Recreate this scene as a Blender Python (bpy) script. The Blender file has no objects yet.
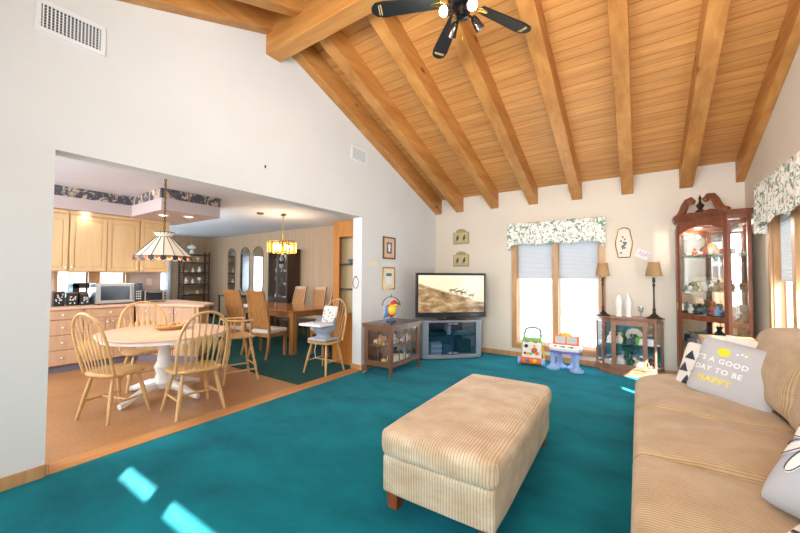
import bpy, math, random
from mathutils import Vector, Matrix
random.seed(7)
PI = math.pi
C = bpy.context.scene.collection
sc = bpy.context.scene

# ------------------------------------------------------------------ camera
cam_d = bpy.data.cameras.new('camera'); cam = bpy.data.objects.new('camera', cam_d); C.objects.link(cam)
R_ = Vector((0.82602677, 0.56360476, 0.00542738)); U_ = Vector((0.01175265, -0.02685046, 0.99957037)); F_ = Vector((-0.56350835, 0.8256081, 0.02880304))
M = Matrix(((R_.x, U_.x, -F_.x, 3.421), (R_.y, U_.y, -F_.y, -6.308), (R_.z, U_.z, -F_.z, 1.4), (0, 0, 0, 1)))
cam.matrix_world = M
cam_d.sensor_width = 36; cam_d.lens = 349.2 / 800 * 36; cam_d.clip_start = 0.05
sc.camera = cam

# ------------------------------------------------------------------ world, sun, fill
def srgb(r, g, b):
    f = lambda c: (c / 255 / 12.92) if c / 255 <= 0.04045 else ((c / 255 + 0.055) / 1.055) ** 2.4
    return (f(r), f(g), f(b), 1)
w = bpy.data.worlds.new('world'); sc.world = w; w.use_nodes = True
bg = w.node_tree.nodes['Background']; bg.inputs[0].default_value = (0.80, 0.91, 1.0, 1); bg.inputs[1].default_value = 5.0
SZ_ = 0.96
SUN = Vector((-1, 0.9, -SZ_)).normalized()
sd = bpy.data.lights.new('sun', 'SUN'); sd.energy = 20; sd.angle = 0.009; sd.color = (1, 0.95, 0.86)
so = bpy.data.objects.new('sun', sd); C.objects.link(so); so.rotation_euler = SUN.to_track_quat('-Z', 'Y').to_euler()
def area(name, loc, tgt, sx, sy, power, col=(1, 1, 1)):
    d = bpy.data.lights.new(name, 'AREA'); d.shape = 'RECTANGLE'; d.size = sx; d.size_y = sy; d.energy = power; d.color = col
    o = bpy.data.objects.new(name, d); C.objects.link(o); o.location = loc
    o.rotation_euler = (Vector(tgt) - Vector(loc)).to_track_quat('-Z', 'Y').to_euler(); return o
area('back_fill', (2.9, -7.5, 1.7), (2.6, 0, 1.5), 3.0, 2.2, 66, (0.88, 0.95, 1))  # added soft fill behind the camera, standing in for unseen daylight
area('ceiling_fill', (3.0, -6.9, 2.2), (2.6, -2.0, 4.0), 2.6, 0.9, 52, (0.92, 0.96, 1)).data.spread = 2.0  # added fill aimed upward to brighten the ceiling
area('kitchen_fill', (-2.0, -7.5, 1.9), (-2.6, -2, 1.0), 3.2, 1.6, 95, (0.86, 0.94, 1))  # added fill to brighten the kitchen; no window is built there
area('dining_fill', (-5.5, -3.3, 2.2), (-5.8, -0.2, 1.2), 4.0, 0.7, 45, (0.86, 0.94, 1))  # added fill along the dining back wall, which has no window
sc.view_settings.view_transform = 'Standard'; sc.view_settings.look = 'None'; sc.view_settings.gamma = 1
sc.view_settings.use_curve_mapping = False; sc.view_settings.exposure = 0.82

# ------------------------------------------------------------------ materials
def new_mat(name):
    m = bpy.data.materials.new(name); m.use_nodes = True
    return m, m.node_tree, m.node_tree.nodes['Principled BSDF']
def flat(name, c, rough=0.6, metal=0.0, emit=None, es=0.0, spec=None, coat=0):
    m, t, p = new_mat(name)
    p.inputs['Base Color'].default_value = c; p.inputs['Roughness'].default_value = rough; p.inputs['Metallic'].default_value = metal
    if emit: p.inputs['Emission Color'].default_value = emit; p.inputs['Emission Strength'].default_value = es
    if spec is not None: p.inputs['Specular IOR Level'].default_value = spec
    if coat: p.inputs['Coat Weight'].default_value = coat
    return m
def nd(t, typ, **kw):
    n = t.nodes.new(typ)
    for k, v in kw.items(): setattr(n, k, v)
    return n
def coords(t, scale=(1, 1, 1), rot=(0, 0, 0), world=False):
    tc = nd(t, 'ShaderNodeTexCoord'); mp = nd(t, 'ShaderNodeMapping')
    mp.inputs['Scale'].default_value = scale; mp.inputs['Rotation'].default_value = rot
    t.links.new(tc.outputs['Object'], mp.inputs['Vector']); return mp.outputs[0]
def noise(t, vec, scale, detail=3, rough=0.5, dist=0):
    n = nd(t, 'ShaderNodeTexNoise'); n.inputs['Scale'].default_value = scale; n.inputs['Detail'].default_value = detail
    n.inputs['Roughness'].default_value = rough; n.inputs['Distortion'].default_value = dist
    t.links.new(vec, n.inputs['Vector']); return n.outputs['Fac']
def ramp(t, fac, stops, interp='LINEAR'):
    r = nd(t, 'ShaderNodeValToRGB'); r.color_ramp.interpolation = interp
    e = r.color_ramp.elements
    while len(e) < len(stops): e.new(0.5)
    for i, (p, c) in enumerate(stops): e[i].position = p; e[i].color = c
    t.links.new(fac, r.inputs[0]); return r.outputs[0]
def mixc(t, fac, a, b, mode='MIX'):
    n = nd(t, 'ShaderNodeMix', data_type='RGBA', blend_type=mode)
    for s, v in ((n.inputs[0], fac), (n.inputs[6], a), (n.inputs[7], b)):
        if hasattr(v, 'is_output'): t.links.new(v, s)
        else: s.default_value = v
    return n.outputs[2]
def math_(t, op, a, b=None):
    n = nd(t, 'ShaderNodeMath', operation=op)
    for i, v in enumerate((a, b)):
        if v is None: continue
        if hasattr(v, 'is_output'): t.links.new(v, n.inputs[i])
        else: n.inputs[i].default_value = v
    return n.outputs[0]
def bump(t, p, h, strength, dist=0.01):
    b = nd(t, 'ShaderNodeBump'); b.inputs['Strength'].default_value = strength; b.inputs['Distance'].default_value = dist
    t.links.new(h, b.inputs['Height']); t.links.new(b.outputs[0], p.inputs['Normal'])
def wood(name, c1, c2, axis='x', rough=0.45, sc_=14, knots=False, coat=0.0):
    m, t, p = new_mat(name)
    s = {'x': (0.12, 1, 1), 'y': (1, 0.12, 1), 'z': (1, 1, 0.12)}[axis]
    v = coords(t, s); f = noise(t, v, sc_, 5, 0.6, 0.4)
    col = ramp(t, f, [(0.3, c1), (0.7, c2)])
    if knots:
        vo = nd(t, 'ShaderNodeTexVoronoi'); vo.inputs['Scale'].default_value = 2.6
        s2 = {'x': (0.55, 1.1, 1.1), 'y': (1.1, 0.55, 1.1), 'z': (1.1, 1.1, 0.55)}[axis]
        t.links.new(coords(t, s2), vo.inputs['Vector'])
        k = ramp(t, vo.outputs['Distance'], [(0.04, (0, 0, 0, 1)), (0.11, (1, 1, 1, 1))])
        dark = (c1[0] * 0.35, c1[1] * 0.3, c1[2] * 0.3, 1)
        col = mixc(t, k, dark, col)
        v2 = coords(t, {'x': (0.3, 1, 1), 'y': (1, 0.3, 1), 'z': (1, 1, 0.3)}[axis])
        big = ramp(t, noise(t, v2, 2.2, 3), [(0.35, (0.72, 0.70, 0.66, 1)), (0.6, (1, 1, 1, 1))])
        col = mixc(t, 0.8, col, big, 'MULTIPLY')
    t.links.new(col, p.inputs['Base Color']); p.inputs['Roughness'].default_value = rough
    if coat: p.inputs['Coat Weight'].default_value = coat; p.inputs['Coat Roughness'].default_value = 0.15
    bump(t, p, f, 0.08, 0.003); return m
def plaster(name, c, var=0.04, rough=0.9):
    m, t, p = new_mat(name)
    f = noise(t, coords(t), 1.4, 3)
    d = (c[0] * (1 - var), c[1] * (1 - var), c[2] * (1 - var), 1)
    t.links.new(ramp(t, f, [(0.35, d), (0.65, c)]), p.inputs['Base Color']); p.inputs['Roughness'].default_value = rough
    bump(t, p, noise(t, coords(t), 160, 2), 0.05, 0.002); return m
def carpet(name, c1, c2, s=1.6):
    m, t, p = new_mat(name)
    v = coords(t)
    f = noise(t, coords(t, (1, 1.6, 1), (0, 0, 0.6)), s, 7, 0.6, 0.2); g = noise(t, v, 260, 2)
    a = ramp(t, f, [(0.3, c1), (0.7, c2)])
    gg = ramp(t, g, [(0.3, (0.62, 0.62, 0.62, 1)), (0.7, (1.25, 1.25, 1.25, 1))])
    t.links.new(mixc(t, 0.8, a, gg, 'MULTIPLY'), p.inputs['Base Color'])
    p.inputs['Roughness'].default_value = 1; p.inputs['Specular IOR Level'].default_value = 0.02
    p.inputs['Sheen Weight'].default_value = 0.15; p.inputs['Sheen Roughness'].default_value = 0.4; p.inputs['Sheen Tint'].default_value = (0.45, 0.8, 1.0, 1)  # blue sheen tint imitates window light glancing off the pile
    h = math_(t, 'ADD', g, math_(t, 'MULTIPLY', f, 1.5)); bump(t, p, h, 0.5, 0.012); return m
def corduroy(name, c1, c2, pitch=0.011, along=None):
    """ribs of corduroy; on sides the ribs run up and down, on top along the given axis"""
    m, t, p = new_mat(name)
    tc = nd(t, 'ShaderNodeTexCoord'); sp = nd(t, 'ShaderNodeSeparateXYZ'); t.links.new(tc.outputs['Object'], sp.inputs[0])
    ns = nd(t, 'ShaderNodeSeparateXYZ'); t.links.new(tc.outputs['Normal'], ns.inputs[0])
    ax = math_(t, 'ABSOLUTE', ns.outputs[0]); az = math_(t, 'ABSOLUTE', ns.outputs[2]); ay = math_(t, 'ABSOLUTE', ns.outputs[1])
    wob = math_(t, 'MULTIPLY', noise(t, coords(t), 3.0, 2), 0.02)
    if along == 'x':   # ribs run along x: pattern varies with y; ends vary with x
        side = math_(t, 'GREATER_THAN', ay, 0.75); A, B = sp.outputs[1], sp.outputs[2]
    else:
        side = math_(t, 'GREATER_THAN', ax, 0.75); A, B = sp.outputs[0], sp.outputs[1]
    mx = nd(t, 'ShaderNodeMix'); t.links.new(side, mx.inputs[0]); t.links.new(A, mx.inputs[2]); t.links.new(B, mx.inputs[3])
    q = math_(t, 'MULTIPLY', math_(t, 'ADD', mx.outputs[0], wob), 2 * PI / pitch)
    s = math_(t, 'ADD', math_(t, 'MULTIPLY', math_(t, 'SINE', q), 0.5), 0.5)
    worn = noise(t, coords(t, (1, 1, 2)), 5.0, 4, 0.6)
    cc = ramp(t, worn, [(0.35, c1), (0.65, c2)])
    rb = ramp(t, s, [(0.0, (0.60, 0.55, 0.47, 1)), (0.5, (1, 1, 1, 1))])
    t.links.new(mixc(t, 0.85, cc, rb, 'MULTIPLY'), p.inputs['Base Color'])
    p.inputs['Roughness'].default_value = 0.95; p.inputs['Sheen Weight'].default_value = 0.25; p.inputs['Specular IOR Level'].default_value = 0.15
    bump(t, p, s, 0.5, 0.004); return m
def glass_mat(name, tint=(1, 1, 1, 1), gloss=0.08):
    m = bpy.data.materials.new(name); m.use_nodes = True; t = m.node_tree; t.nodes.clear()
    o = nd(t, 'ShaderNodeOutputMaterial'); a = nd(t, 'ShaderNodeBsdfTransparent'); b = nd(t, 'ShaderNodeBsdfGlossy'); x = nd(t, 'ShaderNodeMixShader')
    a.inputs[0].default_value = tint; b.inputs['Roughness'].default_value = 0.03; x.inputs[0].default_value = gloss
    t.links.new(a.outputs[0], x.inputs[1]); t.links.new(b.outputs[0], x.inputs[2]); t.links.new(x.outputs[0], o.inputs[0]); return m
def translucent(name, c, amt=0.5, lines=0.0):
    m = bpy.data.materials.new(name); m.use_nodes = True; t = m.node_tree; t.nodes.clear()
    o = nd(t, 'ShaderNodeOutputMaterial'); a = nd(t, 'ShaderNodeBsdfDiffuse'); b = nd(t, 'ShaderNodeBsdfTranslucent'); x = nd(t, 'ShaderNodeMixShader')
    a.inputs[0].default_value = c; b.inputs[0].default_value = c; x.inputs[0].default_value = amt
    t.links.new(a.outputs[0], x.inputs[1]); t.links.new(b.outputs[0], x.inputs[2]); t.links.new(x.outputs[0], o.inputs[0]); return m
def floral(name, base, leaf, leaf2, rose, k=1.0):
    m, t, p = new_mat(name); v = coords(t)
    leaves = ramp(t, noise(t, coords(t, (1, 1, 0.8)), 15 * k, 3, 0.65, 1.6), [(0.53, (0, 0, 0, 1)), (0.56, (1, 1, 1, 1))])
    l2 = ramp(t, noise(t, coords(t, (1.3, 1.3, 1), (0.3, 0.5, 0.9)), 31 * k, 3, 0.7, 1.2), [(0.60, (0, 0, 0, 1)), (0.625, (1, 1, 1, 1))])
    vo = nd(t, 'ShaderNodeTexVoronoi'); vo.inputs['Scale'].default_value = 9 * k; t.links.new(v, vo.inputs['Vector'])
    fl = ramp(t, vo.outputs['Distance'], [(0.13, (1, 1, 1, 1)), (0.2, (0, 0, 0, 1))])
    c = mixc(t, leaves, base, leaf); c = mixc(t, l2, c, leaf2); c = mixc(t, fl, c, rose)
    t.links.new(c, p.inputs['Base Color']); p.inputs['Roughness'].default_value = 0.9; return m

wall_m = plaster('wall_paint', srgb(224, 226, 226)); far_m = plaster('wall_paint_warm', srgb(228, 218, 202))
mauve = plaster('kitchen_mauve_paint', srgb(206, 190, 188)); ceil_w = plaster('flat_ceiling_paint', srgb(216, 218, 226))
tanpaper = plaster('dining_wallpaper', srgb(176, 150, 122), 0.12)
def stripe_paper():
    m, t, p = new_mat('striped_wallpaper')
    f = noise(t, coords(t, (1, 1, 0.03)), 14, 3); t.links.new(ramp(t, f, [(0.3, srgb(176, 151, 124)), (0.7, srgb(190, 164, 136))]), p.inputs['Base Color'])
    p.inputs['Roughness'].default_value = 0.8; return m
tanpaper = stripe_paper()
carpet_m = carpet('teal_carpet', srgb(4, 102, 119), srgb(10, 140, 159)); carpet_g = carpet('dark_green_carpet', srgb(16, 58, 52), srgb(24, 78, 68))
beam_m = {a: wood('beam_wood_' + a, srgb(184, 118, 54), srgb(214, 154, 84), a, 0.5, 10, True) for a in 'xy'}
oak = wood('light_oak', srgb(190, 142, 92), srgb(216, 172, 122), 'z', 0.4); oak_x = wood('light_oak_flat', srgb(190, 142, 92), srgb(216, 172, 122), 'x', 0.4)
trim_m = wood('window_trim_wood', srgb(176, 130, 84), srgb(206, 162, 114), 'z', 0.4)
cab_m = wood('pickled_maple', srgb(196, 158, 126), srgb(212, 176, 144), 'z', 0.4, 9); upcab_m = wood('honey_maple', srgb(222, 186, 134), srgb(234, 202, 154), 'z', 0.4, 9)
chair_m = wood('natural_chair_wood', srgb(192, 150, 94), srgb(216, 178, 124), 'z', 0.38, 16, False, 0.3)
din_m = wood('dining_honey_wood', srgb(140, 94, 48), srgb(172, 122, 68), 'z', 0.35, 12, False, 0.3)
din_tm = wood('dining_tabletop_wood', srgb(158, 94, 42), srgb(188, 120, 60), 'x', 0.14, 12, False, 0.5)
cherry = wood('cherry_wood', srgb(104, 54, 34), srgb(142, 80, 50), 'z', 0.3, 12, False, 0.3)
walnut = wood('medium_brown_wood', srgb(98, 66, 44), srgb(130, 90, 62), 'z', 0.35, 12, False, 0.3)
rosy = wood('rosy_brown_wood', srgb(128, 88, 68), srgb(166, 120, 96), 'z', 0.35, 12, False, 0.2)
dark_w = wood('dark_turned_wood', srgb(50, 32, 24), srgb(76, 48, 34), 'z', 0.35)
legwood = wood('ottoman_leg_wood', srgb(120, 62, 28), srgb(150, 84, 42), 'z', 0.35)
cord_o = corduroy('ottoman_corduroy', srgb(204, 180, 148), srgb(226, 210, 184), 0.017)
cord_s = corduroy('sofa_corduroy', srgb(192, 166, 130), srgb(210, 188, 154), 0.016, 'x')
white_p = flat('white_paint', srgb(236, 234, 230), 0.45); cream_p = flat('cream_plastic', srgb(232, 222, 200), 0.5)
black_p = flat('black_plastic', srgb(24, 26, 30), 0.3); dkblue_p = flat('dark_glass_panel', srgb(30, 38, 48), 0.12)
silver_p = flat('silver_plastic', srgb(150, 160, 172), 0.35, 0.3); steel = flat('stainless_steel', srgb(190, 190, 190), 0.28, 0.9)
brass = flat('brass', srgb(206, 164, 84), 0.22, 1.0); iron = flat('dark_iron', srgb(58, 48, 42), 0.4, 0.6); antique = flat('antique_metal', srgb(120, 88, 50), 0.4, 0.8)
mirror_m = flat('mirror', srgb(225, 230, 230), 0.03, 1.0)
porcelain = flat('white_porcelain', srgb(240, 238, 232), 0.2); glass = glass_mat('clear_glass'); smoke = glass_mat('smoked_glass', (0.68, 0.76, 0.86, 1), 0.10)
glass_w = glass_mat('window_glass', (1, 1, 1, 1), 0.03)
shade_m = translucent('pleated_shade_fabric', srgb(216, 218, 220), 0.24); sheer = translucent('sheer_curtain', srgb(236, 238, 242), 0.5)
valance_m = floral('floral_valance_fabric', srgb(248, 247, 240), srgb(126, 158, 130), srgb(158, 166, 186), srgb(196, 138, 144))
border_m = floral('floral_wallpaper_border', srgb(82, 80, 90), srgb(196, 176, 152), srgb(150, 150, 140), srgb(232, 200, 182), 0.42)
vent_w = flat('vent_white_metal', srgb(232, 234, 236), 0.5); vent_d = flat('vent_dark_gap', srgb(60, 64, 70), 0.8)
def planks_mat():
    m, t, p = new_mat('ceiling_planks'); tc = nd(t, 'ShaderNodeTexCoord'); sp = nd(t, 'ShaderNodeSeparateXYZ'); t.links.new(tc.outputs['Object'], sp.inputs[0])
    q = math_(t, 'MULTIPLY', sp.outputs[1], 1 / 0.115); fr = math_(t, 'FRACT', q); fl = math_(t, 'FLOOR', q)
    wn = nd(t, 'ShaderNodeTexWhiteNoise', noise_dimensions='1D'); t.links.new(fl, wn.inputs['W'])
    g = noise(t, coords(t, (0.1, 1.5, 1)), 16, 5, 0.6, 0.4)
    c = ramp(t, g, [(0.3, srgb(202, 136, 72)), (0.7, srgb(226, 168, 98))])
    tint = ramp(t, wn.outputs['Value'], [(0, (0.90, 0.885, 0.86, 1)), (1, (1.03, 1.02, 1.0, 1))])
    c = mixc(t, 1.0, c, tint, 'MULTIPLY')
    gap = ramp(t, math_(t, 'ABSOLUTE', math_(t, 'SUBTRACT', fr, 0.5)), [(0.455, (1, 1, 1, 1)), (0.485, (0.5, 0.42, 0.36, 1))])
    c = mixc(t, 1.0, c, gap, 'MULTIPLY'); t.links.new(c, p.inputs['Base Color']); p.inputs['Roughness'].default_value = 0.5
    return m
planks = planks_mat()
def cork_mat():
    m, t, p = new_mat('kitchen_wood_floor'); v = coords(t)
    a = noise(t, v, 3, 4); b = noise(t, coords(t, (1, 1, 1)), 40, 3)
    c = mixc(t, 0.5, ramp(t, a, [(0.3, srgb(146, 102, 64)), (0.7, srgb(176, 130, 86))]), ramp(t, b, [(0.3, srgb(142, 98, 60)), (0.7, srgb(184, 138, 92))]))
    t.links.new(c, p.inputs['Base Color']); p.inputs['Roughness'].default_value = 0.32; return m
cork = cork_mat(); threshold_m = wood('threshold_wood', srgb(176, 122, 70), srgb(206, 152, 94), 'y', 0.35)
pinktop = wood('pale_pink_laminate', srgb(216, 180, 156), srgb(228, 196, 172), 'y', 0.3, 6)
def col(name, r, g, b, rough=0.5): return flat(name, srgb(r, g, b), rough)
P = {k: col('paint_' + k, *v) for k, v in dict(red=(206, 44, 40), yellow=(244, 206, 60), orange=(240, 122, 50), green=(128, 200, 88), sage=(140, 178, 150), blue=(60, 130, 200), skyblue=(150, 184, 232),
    purple=(128, 110, 190), white=(240, 240, 240), grey=(196, 198, 202), pink=(232, 150, 170), brown=(120, 78, 50), dark=(40, 44, 50), tan=(200, 160, 110), teal=(30, 130, 120), darkgreen=(30, 84, 56),
    terracotta=(190, 96, 66), slate=(90, 110, 130), cream=(236, 224, 196), khaki=(168, 152, 104), lavender=(190, 130, 170)).items()}

# ------------------------------------------------------------------ mesh helpers
class MB:
    def __init__(s): s.v = []; s.f = []; s.m = []
    def add(s, vs, fs, mi=0):
        o = len(s.v); s.v += [tuple(v) for v in vs]; s.f += [tuple(i + o for i in f) for f in fs]; s.m += [mi] * len(fs); return s
    def bx(s, x0, x1, y0, y1, z0, z1, mi=0, mat=None):
        vs = [Vector((x, y, z)) for x in (x0, x1) for y in (y0, y1) for z in (z0, z1)]
        if mat is not None: vs = [mat @ v for v in vs]
        return s.add(vs, [(0, 1, 3, 2), (4, 6, 7, 5), (0, 4, 5, 1), (2, 3, 7, 6), (0, 2, 6, 4), (1, 5, 7, 3)], mi)
    def prism(s, poly, axis, a, b, mi=0):
        n = len(poly)
        def mk(p, c): return {'z': (p[0], p[1], c), 'y': (p[0], c, p[1]), 'x': (c, p[0], p[1])}[axis]
        vs = [mk(p, a) for p in poly] + [mk(p, b) for p in poly]
        fs = [tuple(range(n))[::-1], tuple(range(n, 2 * n))] + [(i, (i + 1) % n, n + (i + 1) % n, n + i) for i in range(n)]
        return s.add(vs, fs, mi)
    def tube(s, path, r, n=8, closed=False, mi=0, flat=(1, 1), up=None):
        P_ = [Vector(p) for p in path]; k = len(P_); rs = r if isinstance(r, (list, tuple)) else [r] * k
        ref = Vector(up) if up else None; vs = []
        prev = None
        for i in range(k):
            if closed: d = P_[(i + 1) % k] - P_[i - 1]
            else: d = P_[min(i + 1, k - 1)] - P_[max(i - 1, 0)]
            d.normalize()
            if ref is not None: a = d.cross(ref)
            elif prev is None: a = d.cross(Vector((0, 0, 1)) if abs(d.z) < 0.9 else Vector((1, 0, 0)))
            else: a = prev - d * prev.dot(d)
            if a.length < 1e-6: a = d.cross(Vector((1, 0.3, 0)))
            a.normalize(); prev = a; b = d.cross(a)
            for j in range(n):
                th = 2 * PI * j / n; vs.append(P_[i] + (a * math.cos(th) * flat[0] + b * math.sin(th) * flat[1]) * rs[i])
        fs = []
        for i in range(k if closed else k - 1):
            for j in range(n):
                q = (i + 1) % k; fs.append((i * n + j, i * n + (j + 1) % n, q * n + (j + 1) % n, q * n + j))
        if not closed: fs += [tuple(range(n))[::-1], tuple((k - 1) * n + j for j in range(n))]
        return s.add(vs, fs, mi)
    def cyl(s, p0, p1, r0, r1=None, n=12, mi=0): return s.tube([p0, p1], [r0, r0 if r1 is None else r1], n, mi=mi)
    def lathe(s, prof, c=(0, 0, 0), n=20, mi=0, mat=None, sx=1, sy=1):
        vs = []
        for r, z in prof:
            for j in range(n):
                th = 2 * PI * j / n; v = Vector((r * math.cos(th) * sx, r * math.sin(th) * sy, z))
                v = (mat @ v) if mat is not None else v + Vector(c); vs.append(v)
        k = len(prof); fs = [(i * n + j, i * n + (j + 1) % n, (i + 1) * n + (j + 1) % n, (i + 1) * n + j) for i in range(k - 1) for j in range(n)]
        if prof[0][0] > 1e-5: fs.append(tuple(range(n))[::-1])
        if prof[-1][0] > 1e-5: fs.append(tuple((k - 1) * n + j for j in range(n)))
        return s.add(vs, fs, mi)
    def ball(s, c, r, n=12, mi=0):
        r = r if isinstance(r, (tuple, list)) else (r, r, r); vs = []; k = n // 2 + 1
        for i in range(k + 1):
            ph = -PI / 2 + PI * i / k
            for j in range(n):
                th = 2 * PI * j / n; vs.append((c[0] + r[0] * math.cos(ph) * math.cos(th), c[1] + r[1] * math.cos(ph) * math.sin(th), c[2] + r[2] * math.sin(ph)))
        return s.add(vs, [(i * n + j, i * n + (j + 1) % n, (i + 1) * n + (j + 1) % n, (i + 1) * n + j) for i in range(k) for j in range(n)], mi)
    def rbox(s, c, h, r, puff=0, warp=None, n=7, mi=0, mat=None):
        ts = []
        e = 5
        for i in range(e): ts.append(('a', i / e))
        base = [-1 + 0 * 0]
        def axis(hh):
            a = [-hh + r * (1 - math.cos(PI / 2 * i / e)) * 1.0 for i in range(e + 1)]
            b = [(-hh + r) + (2 * hh - 2 * r) * i / n for i in range(1, n)]
            return a + b + [-x for x in reversed(a)]
        A = [axis(h[k]) for k in range(3)]; idx = {}
        vs = []; fs = []
        def vert(i, j, k):
            key = (i, j, k)
            if key in idx: return idx[key]
            p = Vector((A[0][i], A[1][j], A[2][k])); q = Vector([max(-(h[m_] - r), min(h[m_] - r, p[m_])) for m_ in range(3)]); d = p - q
            if d.length > 1e-9: p = q + d.normalized() * r
            if puff: p.z += (1 if p.z > 0 else -0.3) * puff * max(0, 1 - (p.x / h[0]) ** 2) * max(0, 1 - (p.y / h[1]) ** 2)
            if warp: p = warp(p)
            p = (mat @ p) if mat is not None else p + Vector(c)
            idx[key] = len(vs); vs.append(p); return idx[key]
        nx, ny, nz = [len(a) - 1 for a in A]
        for i in range(nx):
            for j in range(ny):
                fs.append((vert(i, j, nz), vert(i + 1, j, nz), vert(i + 1, j + 1, nz), vert(i, j + 1, nz))); fs.append((vert(i, j, 0), vert(i, j + 1, 0), vert(i + 1, j + 1, 0), vert(i + 1, j, 0)))
        for i in range(nx):
            for k in range(nz):
                fs.append((vert(i, 0, k), vert(i + 1, 0, k), vert(i + 1, 0, k + 1), vert(i, 0, k + 1))); fs.append((vert(i, ny, k), vert(i, ny, k + 1), vert(i + 1, ny, k + 1), vert(i + 1, ny, k)))
        for j in range(ny):
            for k in range(nz):
                fs.append((vert(0, j, k), vert(0, j, k + 1), vert(0, j + 1, k + 1), vert(0, j + 1, k))); fs.append((vert(nx, j, k), vert(nx, j + 1, k), vert(nx, j + 1, k + 1), vert(nx, j, k + 1)))
        return s.add(vs, fs, mi)

def obj(name, mb, mat, parent=None, bev=0, smooth=False, loc=None, label=None):
    me = bpy.data.meshes.new(name); me.from_pydata(mb.v, [], mb.f); me.validate()
    mats = mat if isinstance(mat, (list, tuple)) else [mat]
    for m in mats: me.materials.append(m)
    if len(mats) > 1 and len(me.polygons) == len(mb.m): me.polygons.foreach_set('material_index', mb.m)
    import bmesh
    b = bmesh.new(); b.from_mesh(me); bmesh.ops.recalc_face_normals(b, faces=b.faces); b.to_mesh(me); b.free()
    if smooth:
        me.polygons.foreach_set('use_smooth', [True] * len(me.polygons)); me.set_sharp_from_angle(angle=math.radians(42))
    o = bpy.data.objects.new(name, me); C.objects.link(o)
    if parent: o.parent = parent
    if loc: o.location = loc
    if bev:
        md = o.modifiers.new('bevel', 'BEVEL'); md.width = bev; md.segments = 2; md.limit_method = 'ANGLE'; md.angle_limit = math.radians(50)
    if label: o['label'] = label
    return o
def thing(name, label, cat, loc=(0, 0, 0), rz=0, group=None):
    o = bpy.data.objects.new(name, None); C.objects.link(o); o.location = loc; o.rotation_euler = (0, 0, rz); o.empty_display_size = 0.1
    o['label'] = label; o['category'] = cat
    if group: o['group'] = group
    return o
def tag(o, label, cat, group=None):
    o['label'] = label; o['category'] = cat
    if group: o['group'] = group
    return o
def struct(name, mb, mat, bev=0, parent=None, smooth=False, label=None):
    o = obj(name, mb, mat, parent, bev, smooth); 
    if parent is None: o['kind'] = 'structure'
    if label: o['label'] = label
    return o
def dup(root, loc=None, rz=None, label=None, group=None, scale=None):
    def cp(o, par):
        c = o.copy(); C.objects.link(c); c.parent = par
        for ch in o.children: cp(ch, c)
        return c
    r = cp(root, None)
    if loc: r.location = loc
    if rz is not None: r.rotation_euler = (0, 0, rz)
    if label: r['label'] = label
    if group: r['group'] = group
    if scale: r.scale = scale
    return r

# ================================================================== STRUCTURE
W = 4.587; ZC = 2.69; YR = -3.89; E_ = 2.953; SL = 0.3793; YB = 2 * YR
zroof = lambda y: E_ + SL * (-y) if y > YR else E_ + SL * (y - YB)
HO = 2.292; YL = -5.659; YRR = -2.31
struct('floor', MB().bx(0, W + 0.15, YB, 0.02, -0.1, 0), carpet_m, label='teal wall-to-wall carpet of the living room')
struct('floor', MB().bx(-4.1, -0.19, -8, -3.3, -0.1, 0), cork, label='warm brown kitchen floor')
struct('floor', MB().bx(-9.1, -0.19, -3.3, 0.02, -0.1, 0.004), carpet_g, label='dark green carpet of the dining area')
struct('trim_1', MB().bx(-0.19, 0.0, YL, YRR, -0.1, 0.006), threshold_m, label='wooden threshold strip under the wide opening')
wl = MB(); T = 0.18
wl.prism([(YB, 0), (YL, 0), (YL, zroof(YL)), (YB, zroof(YB))], 'x', -T, 0)
wl.prism([(YL, HO), (YRR, HO), (YRR, zroof(YRR)), (YR, zroof(YR)), (YL, zroof(YL))], 'x', -T, 0)
wl.prism([(YRR, 0), (0, 0), (0, zroof(0)), (YRR, zroof(YRR))], 'x', -T, 0)
struct('wall_left', wl, wall_m, label='tall white gable wall with wide opening to the kitchen')
# far wall with window hole
wf = MB(); X0, X1, Z0, Z1 = 1.63, 2.915, 0.235, 2.06
for a in ((-0.18, X0, 0, 3.05), (X1, W + 0.2, 0, 3.05), (X0, X1, 0, Z0), (X0, X1, Z1, 3.05)): wf.bx(a[0], a[1], 0, 0.16, a[2], a[3])
struct('wall_far', wf, far_m, label='cream low eave wall with double window')
# right wall with window hole
RY0, RY1 = -2.42, -1.10
wr = MB()
wr.prism([(YB, 0), (RY0, 0), (RY0, zroof(RY0)), (YR, zroof(YR)), (YB, zroof(YB))], 'x', W, W + 0.16)
wr.bx(W, W + 0.16, RY0, RY1, 0, Z0); wr.prism([(RY0, Z1), (RY1, Z1), (RY1, zroof(RY1)), (RY0, zroof(RY0))], 'x', W, W + 0.16)
wr.prism([(RY1, 0), (0, 0), (0, zroof(0)), (RY1, zroof(RY1))], 'x', W, W + 0.16)
struct('wall_right', wr, far_m, label='cream gable wall behind the sofa')
# back wall behind the camera, with two invented openings sized to shape the sun patches
hole = []
for (xa, xb, ya, yb) in ((0.37, 0.86, -5.37, -5.24), (1.06, 1.75, -5.37, -5.25)):
    t0 = (ya - YB) / 0.9; t1 = (yb - YB) / 0.9; tm = (t0 + t1) / 2; hole.append((xa + tm, xb + tm, SZ_ * t0, SZ_ * t1))
z0h, z1h = hole[0][2], hole[0][3]
wb = MB()
for a in ((-0.18, W + 0.2, 0, z0h), (-0.18, W + 0.2, z1h, 3.05), (-0.18, hole[0][0], z0h, z1h), (hole[0][1], hole[1][0], z0h, z1h), (hole[1][1], W + 0.2, z0h, z1h)): wb.bx(a[0], a[1], YB - 0.04, YB, a[2], a[3])
struct('wall_back', wb, wall_m)
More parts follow.
